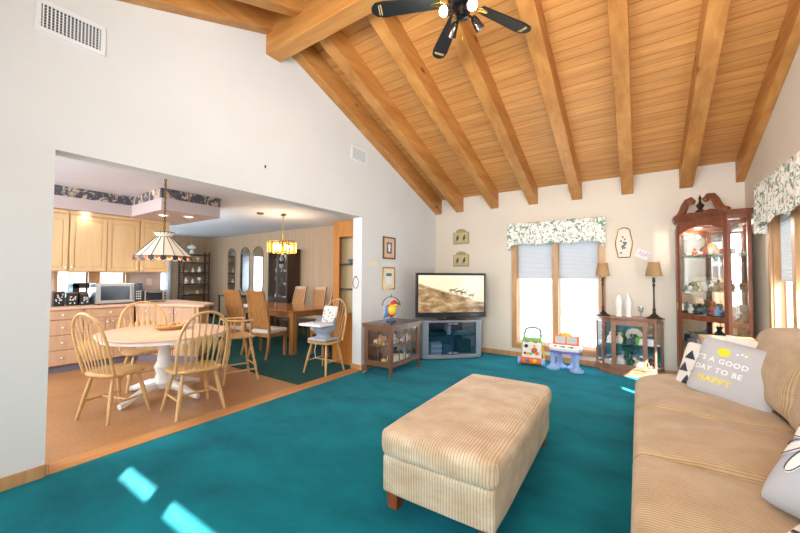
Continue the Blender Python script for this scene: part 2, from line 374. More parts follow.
# roof planking
ce = MB()
ce.prism([(0.16, zroof(0) - 0.16 * SL), (0.16, zroof(0) + 0.12), (YR, zroof(YR) + 0.16), (YR, zroof(YR))], 'x', -0.2, W + 0.2)
ce.prism([(YB - 0.16, zroof(0) - 0.06), (YB - 0.16, zroof(0) + 0.12), (YR, zroof(YR) + 0.16), (YR, zroof(YR))], 'x', -0.2, W + 0.2)
struct('ceiling', ce, planks, label='sloped ceiling of golden tongue and groove planks')
# kitchen and dining shell
struct('ceiling', MB().bx(-9.1, -T, -8.05, 0.1, ZC, ZC + 0.1), ceil_w, label='flat pale ceiling over kitchen and dining area')
struct('wall_kitchen', (lambda m: (m.bx(-4.1, -4.0, -8, -3.42, 0, 1.04), m.bx(-4.1, -4.0, -8, -3.42, 1.44, ZC), m.bx(-4.1, -4.0, -8, -4.83, 1.04, 1.44), m.bx(-4.1, -4.0, -4.47, -4.32, 1.04, 1.44), m.bx(-4.1, -4.0, -3.97, -3.42, 1.04, 1.44), m)[-1])(MB()), mauve, label='mauve kitchen wall between counter and wall cabinets')
struct('wall_kitchen_back', MB().bx(-4.1, -T + .05, -7.9, YB + .0, 0, ZC), mauve)
struct('wall_dining_back', MB().bx(-9.1, -4.1, -3.6, -3.5, 0, ZC), tanpaper)
struct('wall_dining_far', MB().bx(-9.1, -T, 0, 0.16, 0, ZC + 0.05), tanpaper, label='tan striped dining wall with arched mirrors')
wd = MB(); wd.bx(-9.1, -9.0, -3.6, -3.2, 0, ZC); wd.bx(-9.1, -9.0, -1.3, 0, 0, ZC); wd.bx(-9.1, -9.0, -3.2, -1.3, 0, 0.8); wd.bx(-9.1, -9.0, -3.2, -1.3, 2.15, ZC)
struct('wall_dining_left', wd, tanpaper)
# beams
ZB = 2.666
xs = [(0.002, 0.14)] + [(c - 0.075, c + 0.075) for c in (0.54, 1.235, 1.925, 2.61, 3.30, 3.99)] + [(W - 0.085, W - 0.002)]
n = 2
for (a, b) in xs:
    s1 = MB().prism([(-0.001, ZB), (-0.001, E_ - 0.001), (YR, E_ - YR * SL - 0.001), (YR, ZB - YR * SL)], 'x', a, b)
    struct('trim_%d' % n, s1, beam_m['y'], 0.006, label='square timber rafter on the window side of the ridge'); n += 1
    s2 = MB().prism([(YB + .001, ZB), (YB + .001, E_ - 0.001), (YR, E_ - YR * SL - 0.001), (YR, ZB - YR * SL)], 'x', a, b)
    struct('trim_%d' % n, s2, beam_m['y'], 0.006, label='square timber rafter on the near side of the ridge'); n += 1
struct('trim_%d' % n, MB().bx(0.001, W, -3.99, -3.80, 3.883, 4.39), beam_m['x'], 0.008, label='deep timber ridge beam'); n += 1
# baseboards
struct('baseboard_far', MB().bx(0, W, -0.018, -0.0005, 0, 0.085), trim_m, 0.004)
struct('baseboard_left', (lambda m: (m.bx(0.0005, 0.018, YRR, -0.02, 0, 0.085), m.bx(-T - .018, 0.018, YRR - 0.018, YRR - 0.0005, 0.007, 0.085), m)[-1])(MB()), trim_m, 0.004)
struct('baseboard_near', (lambda m: (m.bx(0.0005, 0.018, YB, YL, 0, 0.085), m.bx(-T - .018, 0.018, YL + .0005, YL + .018, 0.007, 0.085), m)[-1])(MB()), trim_m, 0.004)
struct('baseboard_right', MB().bx(W - 0.018, W - .0005, YB, -0.02, 0, 0.085), trim_m, 0.004)
struct('baseboard_dining', MB().bx(-9, -T - 0.02, -0.018, -0.0005, 0, 0.085), dark_w, 0.004)

# windows ----------------------------------------------------------
def window(n_, Mx, w_, z0, z1, label, split=0.5, shades=True):
    """local: x along wall, y into room negative, opening from 0..w_"""
    root = bpy.data.objects.new('window_%d' % n_, None); C.objects.link(root); root['kind'] = 'structure'; root['label'] = label; root.matrix_world = Mx
    f = MB(); tw = 0.085
    f.bx(-tw, 0, -0.022, 0, z0 - tw, z1 + tw); f.bx(w_, w_ + tw, -0.022, 0, z0 - tw, z1 + tw); f.bx(0, w_, -0.022, 0, z0 - tw, z0); f.bx(0, w_, -0.022, 0, z1, z1 + tw)
    f.bx(w_ / 2 - 0.045, w_ / 2 + 0.045, -0.022, 0.12, z0, z1)
    f.bx(0, 0.012, 0, 0.15, z0, z1); f.bx(w_ - 0.012, w_, 0, 0.15, z0, z1); f.bx(0.012, w_ - 0.012, 0, 0.15, z0, z0 + 0.012); f.bx(0.012, w_ - 0.012, 0, 0.15, z1 - .012, z1)
    obj('window_frame', f, trim_m, root, 0.003)
    for (a, b) in ((0.012, w_ / 2 - 0.045), (w_ / 2 + 0.045, w_ - 0.012)):
        s = MB(); q = 0.035
        s.bx(a, a + q, 0.08, 0.11, z0 + .012, z1 - .012); s.bx(b - q, b, 0.08, 0.11, z0 + .012, z1 - .012); s.bx(a + q, b - q, 0.08, 0.11, z0 + .012, z0 + .06); s.bx(a + q, b - q, 0.08, 0.11, z1 - .05, z1 - .012)
        o = obj('sash', s, white_p, root, 0.002); obj('pane', MB().bx(a + q, b - q, 0.094, 0.098, z0 + .06, z1 - .05), glass_w, o)
    return root
Mfar = Matrix.Translation((X0, 0, 0)); window(1, Mfar, X1 - X0, Z0, Z1, 'double window with wood trim on the far wall')
Mright = Matrix.Translation((W, RY1, 0)) @ Matrix.Rotation(-PI / 2, 4, 'Z'); window(2, Mright, RY1 - RY0, Z0, Z1, 'wood trimmed window on the right wall above the sofa')
def pleated(Mx, a, b, z0, z1, label):
    m = MB(); k = int((z1 - z0) / 0.011); prof = []
    for i in range(k + 1): prof.append((0.048 if i % 2 else 0.056, z0 + (z1 - z0) * i / k))
    vs = []; 
    for (y, z) in prof: vs += [(a, y, z), (b, y, z)]
    for (y, z) in prof: vs += [(a, y - 0.0 + 0.012, z), (b, y + 0.012, z)]
    K = len(prof); fs = [(2 * i, 2 * i + 1, 2 * i + 3, 2 * i + 2) for i in range(K - 1)] + [(2 * K + 2 * i, 2 * K + 2 * i + 1, 2 * K + 2 * i + 3, 2 * K + 2 * i + 2) for i in range(K - 1)]
    m.add(vs, fs)
    t = thing('pleated_shade', label, 'window shade'); t.matrix_world = Mx
    obj('shade_fabric', m, shade_m, t); obj('bottom_rail', MB().bx(a, b, 0.04, 0.075, z0 - 0.02, z0), white_p, t, 0.003); return t
hw = (X1 - X0) / 2
pleated(Mfar, 0.016, hw - 0.049, 1.39, 2.04, 'white pleated shade, left half of the far window'); pleated(Mfar, hw + 0.049, 2 * hw - 0.016, 1.39, 2.04, 'white pleated shade, right half of the far window')
hr = (RY1 - RY0) / 2
pleated(Mright, 0.016, hr - 0.049, 1.39, 2.04, 'white pleated shade in the far half of the window on the right wall'); pleated(Mright, hr + 0.049, 2 * hr - 0.016, 1.39, 2.04, 'white pleated shade in the near half of the window above the sofa')
def valance(Mx, L, zt, zb, label):
    nx, nz = 120, 10; d = 0.11; vs = []; path = []
    for i in range(11): path.append((0, -d * i / 10))
    for i in range(1, nx): path.append((L * i / nx, -d - 0.012 * (0.5 + 0.5 * math.sin(i * 0.9) * math.sin(i * 0.23 + 1))))
    for i in range(11): path.append((L, -d + d * i / 10))
    for k in range(nz + 1):
        for (x, y) in path:
            u = x / L; bot = zb + 0.035 * abs(math.sin(u * PI * 3.0)) ** 0.8 * 1.3 - (0.05 if u < 0.04 or u > 0.96 else 0)
            z = bot + (zt - bot) * k / nz; vs.append((x, y * (1 + 0.1 * (1 - k / nz)), z))
    n1 = len(path); fs = [(k * n1 + i, k * n1 + i + 1, (k + 1) * n1 + i + 1, (k + 1) * n1 + i) for k in range(nz) for i in range(n1 - 1)]
    m = MB().add(vs, fs); m.bx(0.002, L - 0.002, -d + 0.003, -0.002, zt - 0.012, zt)
    o = obj('valance', m, valance_m, None, 0, True); o.matrix_world = Mx; tag(o, label, 'valance'); 
    md = o.modifiers.new('thick', 'SOLIDIFY'); md.thickness = 0.004; return o
valance(Matrix.Translation((1.50, 0, 0)), 1.51, 2.345, 1.93, 'floral fabric valance with scalloped hem over the far window')
valance(Matrix.Translation((W, -1.03, 0)) @ Matrix.Rotation(-PI / 2, 4, 'Z'), 1.56, 2.40, 1.93, 'floral fabric valance on the right wall above the sofa')

# kitchen soffit ----------------------------------------------------
so_m = MB(); SX, SYI, SXE, SYE, SZ, SZB = -3.47, -4.07, -2.36, -3.20, 2.365, 2.545
so_m.prism([(-4.0, -8), (SX, -8), (SX, SYI), (SXE, SYI), (SXE, SYE), (-4.0, SYE)], 'z', SZ, ZC)
struct('trim_%d' % n, so_m, mauve, label='mauve soffit above the kitchen cabinets and peninsula'); n += 1
bo = MB(); e = 0.004
bo.bx(SX, SX + e, -8, SYI, SZB, ZC - .001); bo.bx(SX, SXE + e, SYI - e, SYI, SZB, ZC - .001); bo.bx(SXE, SXE + e, SYI, SYE, SZB, ZC - .001); bo.bx(-4.0, SXE + e, SYE, SYE + e, SZB, ZC - .001)
struct('trim_%d' % n, bo, border_m, label='dark floral wallpaper border along the soffit'); n += 1
struct('trim_%d' % n, (lambda m: (m.bx(-4.1, -3.97, -4.87, -4.83, 1.0, 1.44), m.bx(-4.1, -3.97, -4.47, -4.32, 1.02, 1.44), m.bx(-4.1, -3.97, -3.97, -3.93, 1.0, 1.44), m)[-1])(MB()), trim_m); n += 1
for i, (a, b) in enumerate(((-4.83, -4.47), (-4.32, -3.97))):
    r = obj('window_%d' % (3 + i), MB().bx(-4.07, -4.065, a, b, 1.04, 1.44), glass_w); r['kind'] = 'structure'
r = obj('window_5', MB().bx(-9.06, -9.055, -3.2, -1.3, 0.8, 2.15), glass_w); r['kind'] = 'structure'
dl = [(-3.1, -4.62, 'above the sink run, left of the pendant'), ]
def downlight(x, y, label):
    t = thing('recessed_light', label, 'ceiling light', (x, y, SZ - 0.001), 0, None)
    obj('trim_ring', MB().lathe([(0.055, 0), (0.085, 0), (0.088, -0.006), (0.06, -0.01), (0.055, 0)], n=24), white_p, t, 0, True)
    obj('lens', MB().lathe([(0.0, -0.002), (0.055, -0.002), (0.055, 0.0)], n=24), flat('lamp_lens', srgb(255, 230, 190), 0.5, 0, (1, 0.78, 0.5, 1), 9), t)
    d = bpy.data.lights.new('downlight', 'SPOT'); d.energy = 14; d.spot_size = 2.1; d.spot_blend = 0.8; d.color = (1, 0.84, 0.64); d.shadow_soft_size = 0.05
    l = bpy.data.objects.new('downlight_beam', d); C.objects.link(l); l.location = (0, 0, -0.02); l.parent = t
downlight(-3.60, -4.62, 'lit recessed light in the soffit, leftmost of the three'); downlight(-2.85, -3.85, 'lit recessed light in the peninsula soffit, beside the pendant chain on its left')
downlight(-2.66, -3.55, 'lit recessed light in the peninsula soffit, right of the pendant chain')
# ceiling discs
def detector(x, y, label):
    tag(obj('smoke_detector', MB().lathe([(0, 0), (0.07, 0), (0.075, -0.01), (0.06, -0.032), (0, -0.036)], n=20), antique, None, 0, True, (x, y, ZC - 0.001)), label, 'ceiling disc')
detector(-4.25, -2.66, 'dark round ceiling disc above the shelf unit'); detector(-2.95, -2.05, 'dark round ceiling disc left of the chandelier')

# wall fittings ------------------------------------------------------
def vent(y0, y1, z0, z1, label, nb):
    t = thing('air_vent', label, 'vent', (0.0, (y0 + y1) / 2, z0))
    h = z1 - z0; w2 = (y1 - y0) / 2; q = 0.03
    f = MB(); f.bx(0.001, 0.014, -w2, w2, 0, q); f.bx(0.001, 0.014, -w2, w2, h - q, h); f.bx(0.001, 0.014, -w2, -w2 + q, q, h - q); f.bx(0.001, 0.014, w2 - q, w2, q, h - q)
    obj('frame', f, vent_w, t, 0.002); obj('backing', MB().bx(0.0005, 0.003, -w2 + q, w2 - q, q, h - q), vent_d, t)
    l = MB()
    for i in range(nb):
        y = -w2 + q + (2 * w2 - 2 * q) * (i + 0.5) / nb; l.bx(0.004, 0.012, y - 0.0035, y + 0.0035, q, h - q)
    for i in range(1, 8): l.bx(0.003, 0.006, -w2 + q, w2 - q, q + (h - 2 * q) * i / 8 - 0.002, q + (h - 2 * q) * i / 8 + 0.002)
    obj('louvers', l, vent_w, t)
vent(-5.785, -5.40, 3.10, 3.325, 'large white air vent high on the left wall near the ridge', 16); vent(-2.585, -2.22, 3.09, 3.315, 'smaller white air vent on the left wall under the rafter', 14)
t = thing('thermostat', 'small beige thermostat between opening and framed pictures', 'thermostat', (0, -2.03, 1.55))
obj('body', MB().bx(0.001, 0.025, -0.085, 0.085, 0, 0.095), cream_p, t, 0.004); obj('display', MB().bx(0.02, 0.022, -0.02, 0.035, 0.03, 0.07), P['khaki'], t)
tag(obj('wall_hook', MB().bx(0.001, 0.012, -0.006, 0.006, 0, 0.03), iron, None, 0.001, False, (0, -3.974, 2.60)), 'tiny dark hook alone on the white wall above the opening', 'hook')
t = thing('wire_wreath', 'thin wire ring hanging on the opening jamb', 'wreath', (-0.11, YRR - 0.012, 1.22))
obj('ring', MB().tube([(0.055 * math.cos(a), 0, 0.085 * math.sin(a) + 0.085) for a in [2 * PI * i / 28 for i in range(28)]], 0.004, 6, True), antique, t, 0, True)
obj('bow', MB().ball((-0.012, 0, 0.175), (0.014, 0.005, 0.01), 8).ball((0.012, 0, 0.175), (0.014, 0.005, 0.01), 8), antique, t, 0, True)
def picture(y0, y1, z0, z1, label, kind):
    t = thing('framed_picture', label, 'picture', (0.0, (y0 + y1) / 2, z0)); w2 = (y1 - y0) / 2; h = z1 - z0; q = 0.022
    f = MB(); f.bx(0.002, 0.022, -w2, w2, 0, q); f.bx(0.002, 0.022, -w2, w2, h - q, h); f.bx(0.002, 0.022, -w2, -w2 + q, q, h - q); f.bx(0.002, 0.022, w2 - q, w2, q, h - q)
    obj('frame', f, antique if kind else brass, t, 0.003)
    obj('mat_board', MB().bx(0.003, 0.010, -w2 + q, w2 - q, q, h - q), flat('peach_mat', srgb(226, 190, 160), 0.8) if kind else P['cream'], t)
    if kind:
        obj('print', MB().bx(0.010, 0.012, -0.07, 0.07, 0.09, h - 0.09), P['slate'], t); obj('flower', MB().ball((0.012, 0, h * 0.56), (0.003, 0.04, 0.05), 10).ball((0.012, 0.0, h * 0.4), (0.003, 0.03, 0.03), 10), P['white'], t)
    else:
        obj('print', MB().bx(0.010, 0.012, -0.075, 0.075, 0.08, h - 0.1), P['white'], t); obj('landscape', MB().bx(0.012, 0.0135, -0.075, 0.075, h - 0.15, h - 0.1), P['slate'], t)
picture(-1.80, -1.46, 1.69, 2.055, 'upper framed flower print with peach mat beside the far corner', 1); picture(-1.80, -1.47, 1.185, 1.555, 'lower framed print, mostly white, under the flower print', 0)
def plaque(x, z, label):
    t = thing('wall_plaque', label, 'wall plaque', (x, 0, z), 0)
    w2, h = 0.165, 0.235
    poly = [(-w2, 0), (w2, 0), (w2, h)] + [(0.11 * math.cos(a), h + 0.062 * math.sin(a)) for a in [PI * i / 10 for i in range(11)]] + [(-w2, h)]
    obj('board', MB().prism(poly, 'y', -0.018, -0.001), P['khaki'], t, 0.003); obj('inset', MB().bx(-w2 + .022, w2 - .022, -0.021, -0.017, 0.03, h - 0.01), flat('plaque_face', srgb(196, 184, 140), 0.7), t)
    for s in (-1, 1):
        b = MB(); b.ball((s * 0.07, -0.024, 0.12), (0.03, 0.004, 0.035), 10).ball((s * 0.07 + 0.01, -0.024, 0.165), (0.016, 0.004, 0.016), 8).tube([(s * .07 - .01, -.024, .10), (s * .07 - .04, -.024, .06)], [.012, .005], 6).bx(s * .07 - .003, s * .07 + .003, -.026, -.022, .045, .09)
        obj('bird', b, P['brown'], t, 0, True)
plaque(0.565, 2.04, 'khaki arched plaque with two birds, upper of the pair above the television'); plaque(0.565, 1.60, 'khaki arched plaque with two birds, lower of the pair above the television')
# framed vase art
art_m = flat('art_parchment', srgb(232, 222, 204), 0.8)
t = thing('framed_art', 'curvy brass framed panel of blue flowers right of the far window', 'wall art', (3.245, 0, 1.71))
h = 0.42
def outline(s=1.0):
    pts = []
    for i in range(40):
        a = 2 * PI * i / 40; x = math.cos(a); z = math.sin(a); r = 1 / max(abs(x), abs(z)); x *= r; z *= r
        wv = 0.092 + 0.016 * math.cos(z * PI) * (1 if abs(z) < 1 else 1); xx = x * wv; zz = z * h / 2 + (0.03 * math.cos(x * PI / 2) if z > 0.95 else 0)
        pts.append((xx * s, zz * s + h / 2))
    return pts
obj('panel', MB().prism(outline(0.96), 'y', -0.008, -0.001), art_m, t); obj('frame', MB().tube([(p[0], -0.01, p[1]) for p in outline()], 0.007, 6, True), brass, t, 0, True)
f = MB(); 
for i in range(16): f.ball((random.gauss(0, 0.022), -0.009, 0.19 + random.gauss(0, 0.07)), (0.014, 0.002, 0.016), 6)
obj('blue_flowers', f, P['slate'], t)
t = thing('greeting_card', 'tilted white card with purple writing pinned beside the blue flower panel', 'card', (3.47, -0.001, 1.74)); t.rotation_euler = (0, math.radians(28), 0)
obj('paper', MB().bx(-0.085, 0.085, -0.004, 0, -0.05, 0.07), P['white'], t)
f = MB()
for k, (x0, z0) in enumerate(((-0.05, 0.02), (0.0, 0.01), (0.04, 0.03))): f.tube([(x0, -0.006, z0 - 0.03), (x0 + 0.01, -0.006, z0 + 0.03), (x0 + 0.02, -0.006, z0), (x0 + 0.045, -0.006, z0 + 0.025), (x0 + 0.02, -0.006, z0 - 0.02), (x0 + 0.05, -0.006, z0 - 0.03)], 0.003, 5)
obj('writing', f, P['lavender'], t)

# ================================================================== CEILING FAN
FX, FY, FZ = 2.34, -3.9, 3.50
t = thing('ceiling_fan', 'black five blade ceiling fan with brass bands and spotlights hanging from the ridge', 'ceiling fan', (FX, FY, FZ))
gloss_b = flat('gloss_black_metal', srgb(22, 22, 24), 0.2, 0.3)
obj('canopy', MB().lathe([(0.0, 0.383), (0.07, 0.382), (0.075, 0.36), (0.03, 0.31), (0.0, 0.31)], n=24), gloss_b, t, 0, True)
obj('downrod', MB().cyl((0, 0, 0.05), (0, 0, 0.33), 0.013), brass, t, 0, True)
hub = obj('motor_housing', MB().lathe([(0, 0.09), (0.06, 0.088), (0.10, 0.06), (0.11, 0.02), (0.10, -0.02), (0.06, -0.05), (0, -0.05)], n=28), gloss_b, t, 0, True)
obj('brass_band', MB().lathe([(0.108, 0.026), (0.114, 0.026), (0.114, 0.012), (0.108, 0.012), (0.108, 0.026)], n=28), brass, hub, 0, True)
for k, ang in enumerate((206, 134, 62, -10, 278)):
    a = math.radians(ang); Rm = Matrix.Rotation(a, 4, 'Z') @ Matrix.Rotation(math.radians(10), 4, 'X')
    pts = [(0.17, -0.045), (0.60, -0.068), (0.67, -0.058), (0.70, -0.03), (0.71, 0), (0.70, 0.03), (0.67, 0.058), (0.60, 0.068), (0.17, 0.045)]
    b = MB().prism(pts, 'z', -0.005, 0.005); b.v = [tuple(Rm @ Vector(v)) for v in b.v]
    bl = obj('blade', b, flat('black_blade', srgb(20, 24, 28), 0.35) if k == 0 else bpy.data.materials['black_blade'], t, 0.002)
    s = MB(); s.bx(0.625, 0.631, -0.045, 0.045, -0.008, -0.0045); s.bx(0.642, 0.648, -0.04, 0.04, -0.008, -0.0045); s.v = [tuple(Rm @ Vector(v)) for v in s.v]; obj('gold_stripe', s, P['khaki'], bl)
    q = MB(); q.tube([(0.09, 0, -0.02), (0.13, 0, -0.025), (0.17, 0, -0.012), (0.24, 0, -0.009)], [0.014, 0.016, 0.02, 0.008], 8, flat=(1.4, 0.5)); q.v = [tuple(Matrix.Rotation(a, 4, 'Z') @ Vector(v)) for v in q.v]; obj('blade_bracket', q, brass, t, 0, True)
obj('light_fitter', MB().lathe([(0, -0.05), (0.045, -0.05), (0.06, -0.09), (0.045, -0.13), (0, -0.14)], n=20), gloss_b, t, 0, True)
bulb_on = flat('lit_bulb', srgb(255, 236, 200), 0.5, 0, (1, 0.86, 0.66, 1), 12); bulb_off = flat('bulb_glass', srgb(150, 154, 160), 0.15)
for (ang, tilt, lit) in ((246, 66, 1), (318, 58, 1), (150, 40, 0), (52, 38, 0)):
    a = math.radians(ang); d = Vector((math.cos(a) * math.sin(math.radians(tilt)), math.sin(a) * math.sin(math.radians(tilt)), -math.cos(math.radians(tilt))))
    p0 = Vector((math.cos(a) * 0.05, math.sin(a) * 0.05, -0.10)); p1 = p0 + Vector((math.cos(a), math.sin(a), -0.4)) * 0.05
    sp = obj('spotlight', MB().tube([p0, p1], 0.008, 8).tube([p1 - d * 0.02, p1, p1 + d * 0.07, p1 + d * 0.085], [0.018, 0.028, 0.036, 0.04], 14), gloss_b, t, 0, True)
    obj('bulb', MB().ball(tuple(p1 + d * (0.085 if lit else 0.066)), 0.036 if lit else 0.03, 14), bulb_on if lit else bulb_off, sp, 0, True)
    if lit:
        ld = bpy.data.lights.new('fan_bulb', 'POINT'); ld.energy = 14; ld.color = (1, 0.8, 0.55); ld.shadow_soft_size = 0.035
        lo = bpy.data.objects.new('fan_bulb_light', ld); C.objects.link(lo); lo.location = p1 + d * 0.16; lo.parent = t
obj('pull_chain', MB().cyl((0, 0, -0.14), (0.0, 0, -0.27), 0.002, n=6).lathe([(0, -0.31), (0.008, -0.30), (0.008, -0.27), (0, -0.265)], n=8), brass, t)

# ================================================================== OTTOMAN
t = thing('ottoman', 'large beige corduroy ottoman on wooden block feet in the middle of the teal carpet', 'ottoman', (2.455, -3.85, 0), 0.022)
def ott(p):
    k = min(1, abs(p.x) / 0.375) ** 8 * min(1, abs(p.y) / 0.77) ** 20
    return Vector((p.x * (1 - 0.11 * k), p.y * (1 - 0.045 * k), p.z))
obj('base', MB().rbox((0, 0, 0.218), (0.352, 0.745, 0.108), 0.02, 0, ott), cord_o, t, 0, True)
obj('cushion', MB().rbox((0, 0, 0.402), (0.375, 0.772, 0.078), 0.06, 0.018, ott), cord_o, t, 0, True)
for sx in (-1, 1):
    for sy in (-1, 1):
        l = MB(); a, b = 0.042, 0.032; cx, cy = sx * 0.29, sy * 0.67
        l.add([(cx + i * b, cy + j * b, 0) for i, j in ((-1, -1), (1, -1), (1, 1), (-1, 1))] + [(cx + i * a, cy + j * a, 0.125) for i, j in ((-1, -1), (1, -1), (1, 1), (-1, 1))], [(3, 2, 1, 0), (4, 5, 6, 7), (0, 1, 5, 4), (1, 2, 6, 5), (2, 3, 7, 6), (3, 0, 4, 7)])
        obj('leg', l, legwood, t, 0.003)

# ================================================================== SOFA
t = thing('sofa', 'tan corduroy three seat sofa along the right wall', 'sofa', (3.98, -3.5, 0))
OX, OY = 3.985, -3.5
def L(x, y, z): return (x - OX, y - OY, z)
obj('base', MB().rbox(L(3.97, -3.50, 0.19), (0.545, 1.50, 0.11), 0.03), cord_s, t, 0, True)
obj('back', MB().rbox(L(4.47, -3.50, 0.48), (0.085, 1.50, 0.36), 0.06), cord_s, t, 0, True)
def warp_far(p):
    k = max(0, min(1, (p.y - 0.18) / 0.42)); k = k * k
    if p.x < 0: p = Vector((p.x + 0.26 * k * (-p.x / 0.42), p.y, p.z))
    return p
def wv(seed):
    def f(p):
        if p.z > 0: p = Vector((p.x, p.y, p.z + 0.008 * math.sin(p.x * 9 + seed) * math.cos(p.y * 7 + seed)))
        return p
    return f
for i, (a, b) in enumerate(((-3.20, -2.03), (-4.035, -3.21), (-4.95, -4.045))):
    wp = wv(i * 2.1)
    obj('seat_cushion', MB().rbox(L(3.81, (a + b) / 2, 0.385), (0.42, (b - a) / 2, 0.095), 0.055, 0.022, (lambda p, w=wp: warp_far(w(p))) if i == 0 else wp, n=9), cord_s, t, 0, True)
def back_c(a, b, top, seed):
    Mx = Matrix.Translation(L(4.305, (a + b) / 2, 0.48 + top / 2)) @ Matrix.Rotation(math.radians(14), 4, 'Y')
    hy = (b - a) / 2
    def wp(p):
        u = p.y / hy; v = p.z / (top / 2); bul = max(0, 1 - u * u) * max(0, 1 - v * v)
        x = p.x + (-0.05 if p.x < 0 else 0.02) * bul + 0.012 * math.sin(u * 9 + v * 5 + seed) * (1 - abs(u) * 0.5)
        z = p.z + (0.075 * (1 - abs(u) ** 1.3) if v > 0 else 0)
        return Vector((x, p.y, z))
    obj('back_cushion', MB().rbox((0, 0, 0), (0.11, hy, top / 2), 0.08, 0, wp, n=10, mat=Mx), cord_s, t, 0, True)
back_c(-3.20, -2.20, 0.50, 0.5); back_c(-4.07, -3.22, 0.50, 2.0); back_c(-4.94, -4.09, 0.50, 3.3)
for (yc) in (-2.08, -5.05):
    m = MB().rbox(L(4.13, yc, 0.33), (0.38, 0.075, 0.24), 0.05); m.tube([L(3.75, yc, 0.53), L(3.78, yc, 0.53), L(4.45, yc, 0.53), L(4.5, yc, 0.53)], [0.06, 0.088, 0.088, 0.06], 18)
    obj('arm', m, cord_s, t, 0, True)
for x in (3.5, 4.42):
    for y in (-4.9, -2.1): obj('foot', MB().bx(x - OX - .03, x - OX + .03, y - OY - .03, y - OY + .03, 0, 0.09), legwood, t, 0.003)

# ------------------------------------------------------------------ throw pillows
def pill_uv(w2, h2, tk):
    def S(u, v, side=1, off=0.0):
        kc = 1 - 0.07 * min(1, abs(u)) ** 5 * min(1, abs(v)) ** 5
        x = u * w2 * (1 - 0.07 * (1 - v * v)); y = v * h2 * (1 - 0.07 * (1 - u * u))
        z = side * (tk * (max(0, 1 - u ** 4) * max(0, 1 - v ** 4)) ** 0.55 + 0.004 * math.sin(u * 7 + v * 4) * (1 - u * u) * (1 - v * v) + off)
        return Vector((x * kc, y * kc, z))
    return S
def pillow(name, label, Mx, w2, h2, tk, mat):
    S = pill_uv(w2, h2, tk); n_ = 26; m = MB(); vs = []; fs = []
    for side in (1, -1):
        o = len(vs)
        for j in range(n_ + 1):
            for i in range(n_ + 1):
                u = math.sin((i / n_ - 0.5) * PI); v = math.sin((j / n_ - 0.5) * PI); vs.append(S(u, v, side))
        for j in range(n_):
            for i in range(n_): a = o + j * (n_ + 1) + i; fs.append((a, a + 1, a + n_ + 2, a + n_ + 1))
    m.add(vs, fs)
    t = thing(name, label, 'pillow'); t.matrix_world = Mx
    o = obj('cover', m, mat, t, 0, True)
    me = o.data; import bmesh; b = bmesh.new(); b.from_mesh(me); bmesh.ops.remove_doubles(b, verts=b.verts, dist=0.0008); bmesh.ops.recalc_face_normals(b, faces=b.faces); b.to_mesh(me); b.free()
    return t, S
def basis(center, normal, up):
    z = Vector(normal).normalized(); y = Vector(up); y = (y - z * y.dot(z)).normalized(); x = y.cross(z)
    return Matrix(((x.x, y.x, z.x, center[0]), (x.y, y.y, z.y, center[1]), (x.z, y.z, z.z, center[2]), (0, 0, 0, 1)))
def text_on(txt, name, S, w2, h2, cx, cy, size, mat, parent, weight=0.0):
    cu = bpy.data.curves.new('t', 'FONT'); cu.body = txt; cu.size = size; cu.align_x = 'CENTER'; cu.align_y = 'CENTER'; cu.resolution_u = 3; cu.offset = weight; cu.space_character = 1.15
    to = bpy.data.objects.new('t', cu); C.objects.link(to); bpy.context.view_layer.update()
    me = bpy.data.meshes.new_from_object(to.evaluated_get(bpy.context.evaluated_depsgraph_get())); bpy.data.objects.remove(to); bpy.data.curves.remove(cu)
    import bmesh
    b = bmesh.new(); b.from_mesh(me); bmesh.ops.subdivide_edges(b, edges=b.edges, cuts=1); bmesh.ops.triangulate(b, faces=b.faces); b.to_mesh(me); b.free()
    for v in me.vertices:
        p = S((v.co.x + cx) / w2, (v.co.y + cy) / h2, 1, 0.004); v.co = p
    me.materials.append(mat); me.name = name
    o = bpy.data.objects.new(name, me); C.objects.link(o); o.parent = parent; return o
def patch(name, pts, S, w2, h2, mat, parent, off=0.003):
    """filled polygon fan laid on the pillow surface"""
    cx = sum(p[0] for p in pts) / len(pts); cy = sum(p[1] for p in pts) / len(pts); vs = []; fs = []; K = 8; N = len(pts)
    vs.append(S(cx / w2, cy / h2, 1, off))
    for k in range(1, K + 1):
        for p in pts: vs.append(S((cx + (p[0] - cx) * k / K) / w2, (cy + (p[1] - cy) * k / K) / h2, 1, off))
    for i in range(N): fs.append((0, 1 + i, 1 + (i + 1) % N))
    for k in range(K - 1):
        for i in range(N): a = 1 + k * N; fs.append((a + i, a + (i + 1) % N, a + N + (i + 1) % N, a + N + i))
    return obj(name, MB().add(vs, fs), mat, parent)
def dens(pts, k=6):
    out = []
    for i in range(len(pts)):
        a = pts[i]; b = pts[(i + 1) % len(pts)]
        for j in range(k): out.append((a[0] + (b[0] - a[0]) * j / k, a[1] + (b[1] - a[1]) * j / k))
    return out
greyc = flat('grey_pillow_cotton', srgb(188, 190, 194), 0.9); whitec = flat('white_pillow_cotton', srgb(236, 234, 230), 0.9); yel = flat('yellow_print', srgb(245, 222, 40), 0.8); wht = flat('white_print', srgb(248, 248, 248), 0.8)
blk = flat('charcoal_print', srgb(60, 64, 72), 0.9); bluec = flat('pale_blue_grey_cotton', srgb(190, 198, 208), 0.9)
w2, h2 = 0.268, 0.24
Mx = basis((4.015, -2.69, 0.685), (-0.45, -0.84, 0.40), (0.25, 0.12, 1))
t1, S1 = pillow('throw_pillow', 'grey throw pillow lettered in white and yellow at the far end of the sofa', Mx, w2, h2, 0.065, greyc)
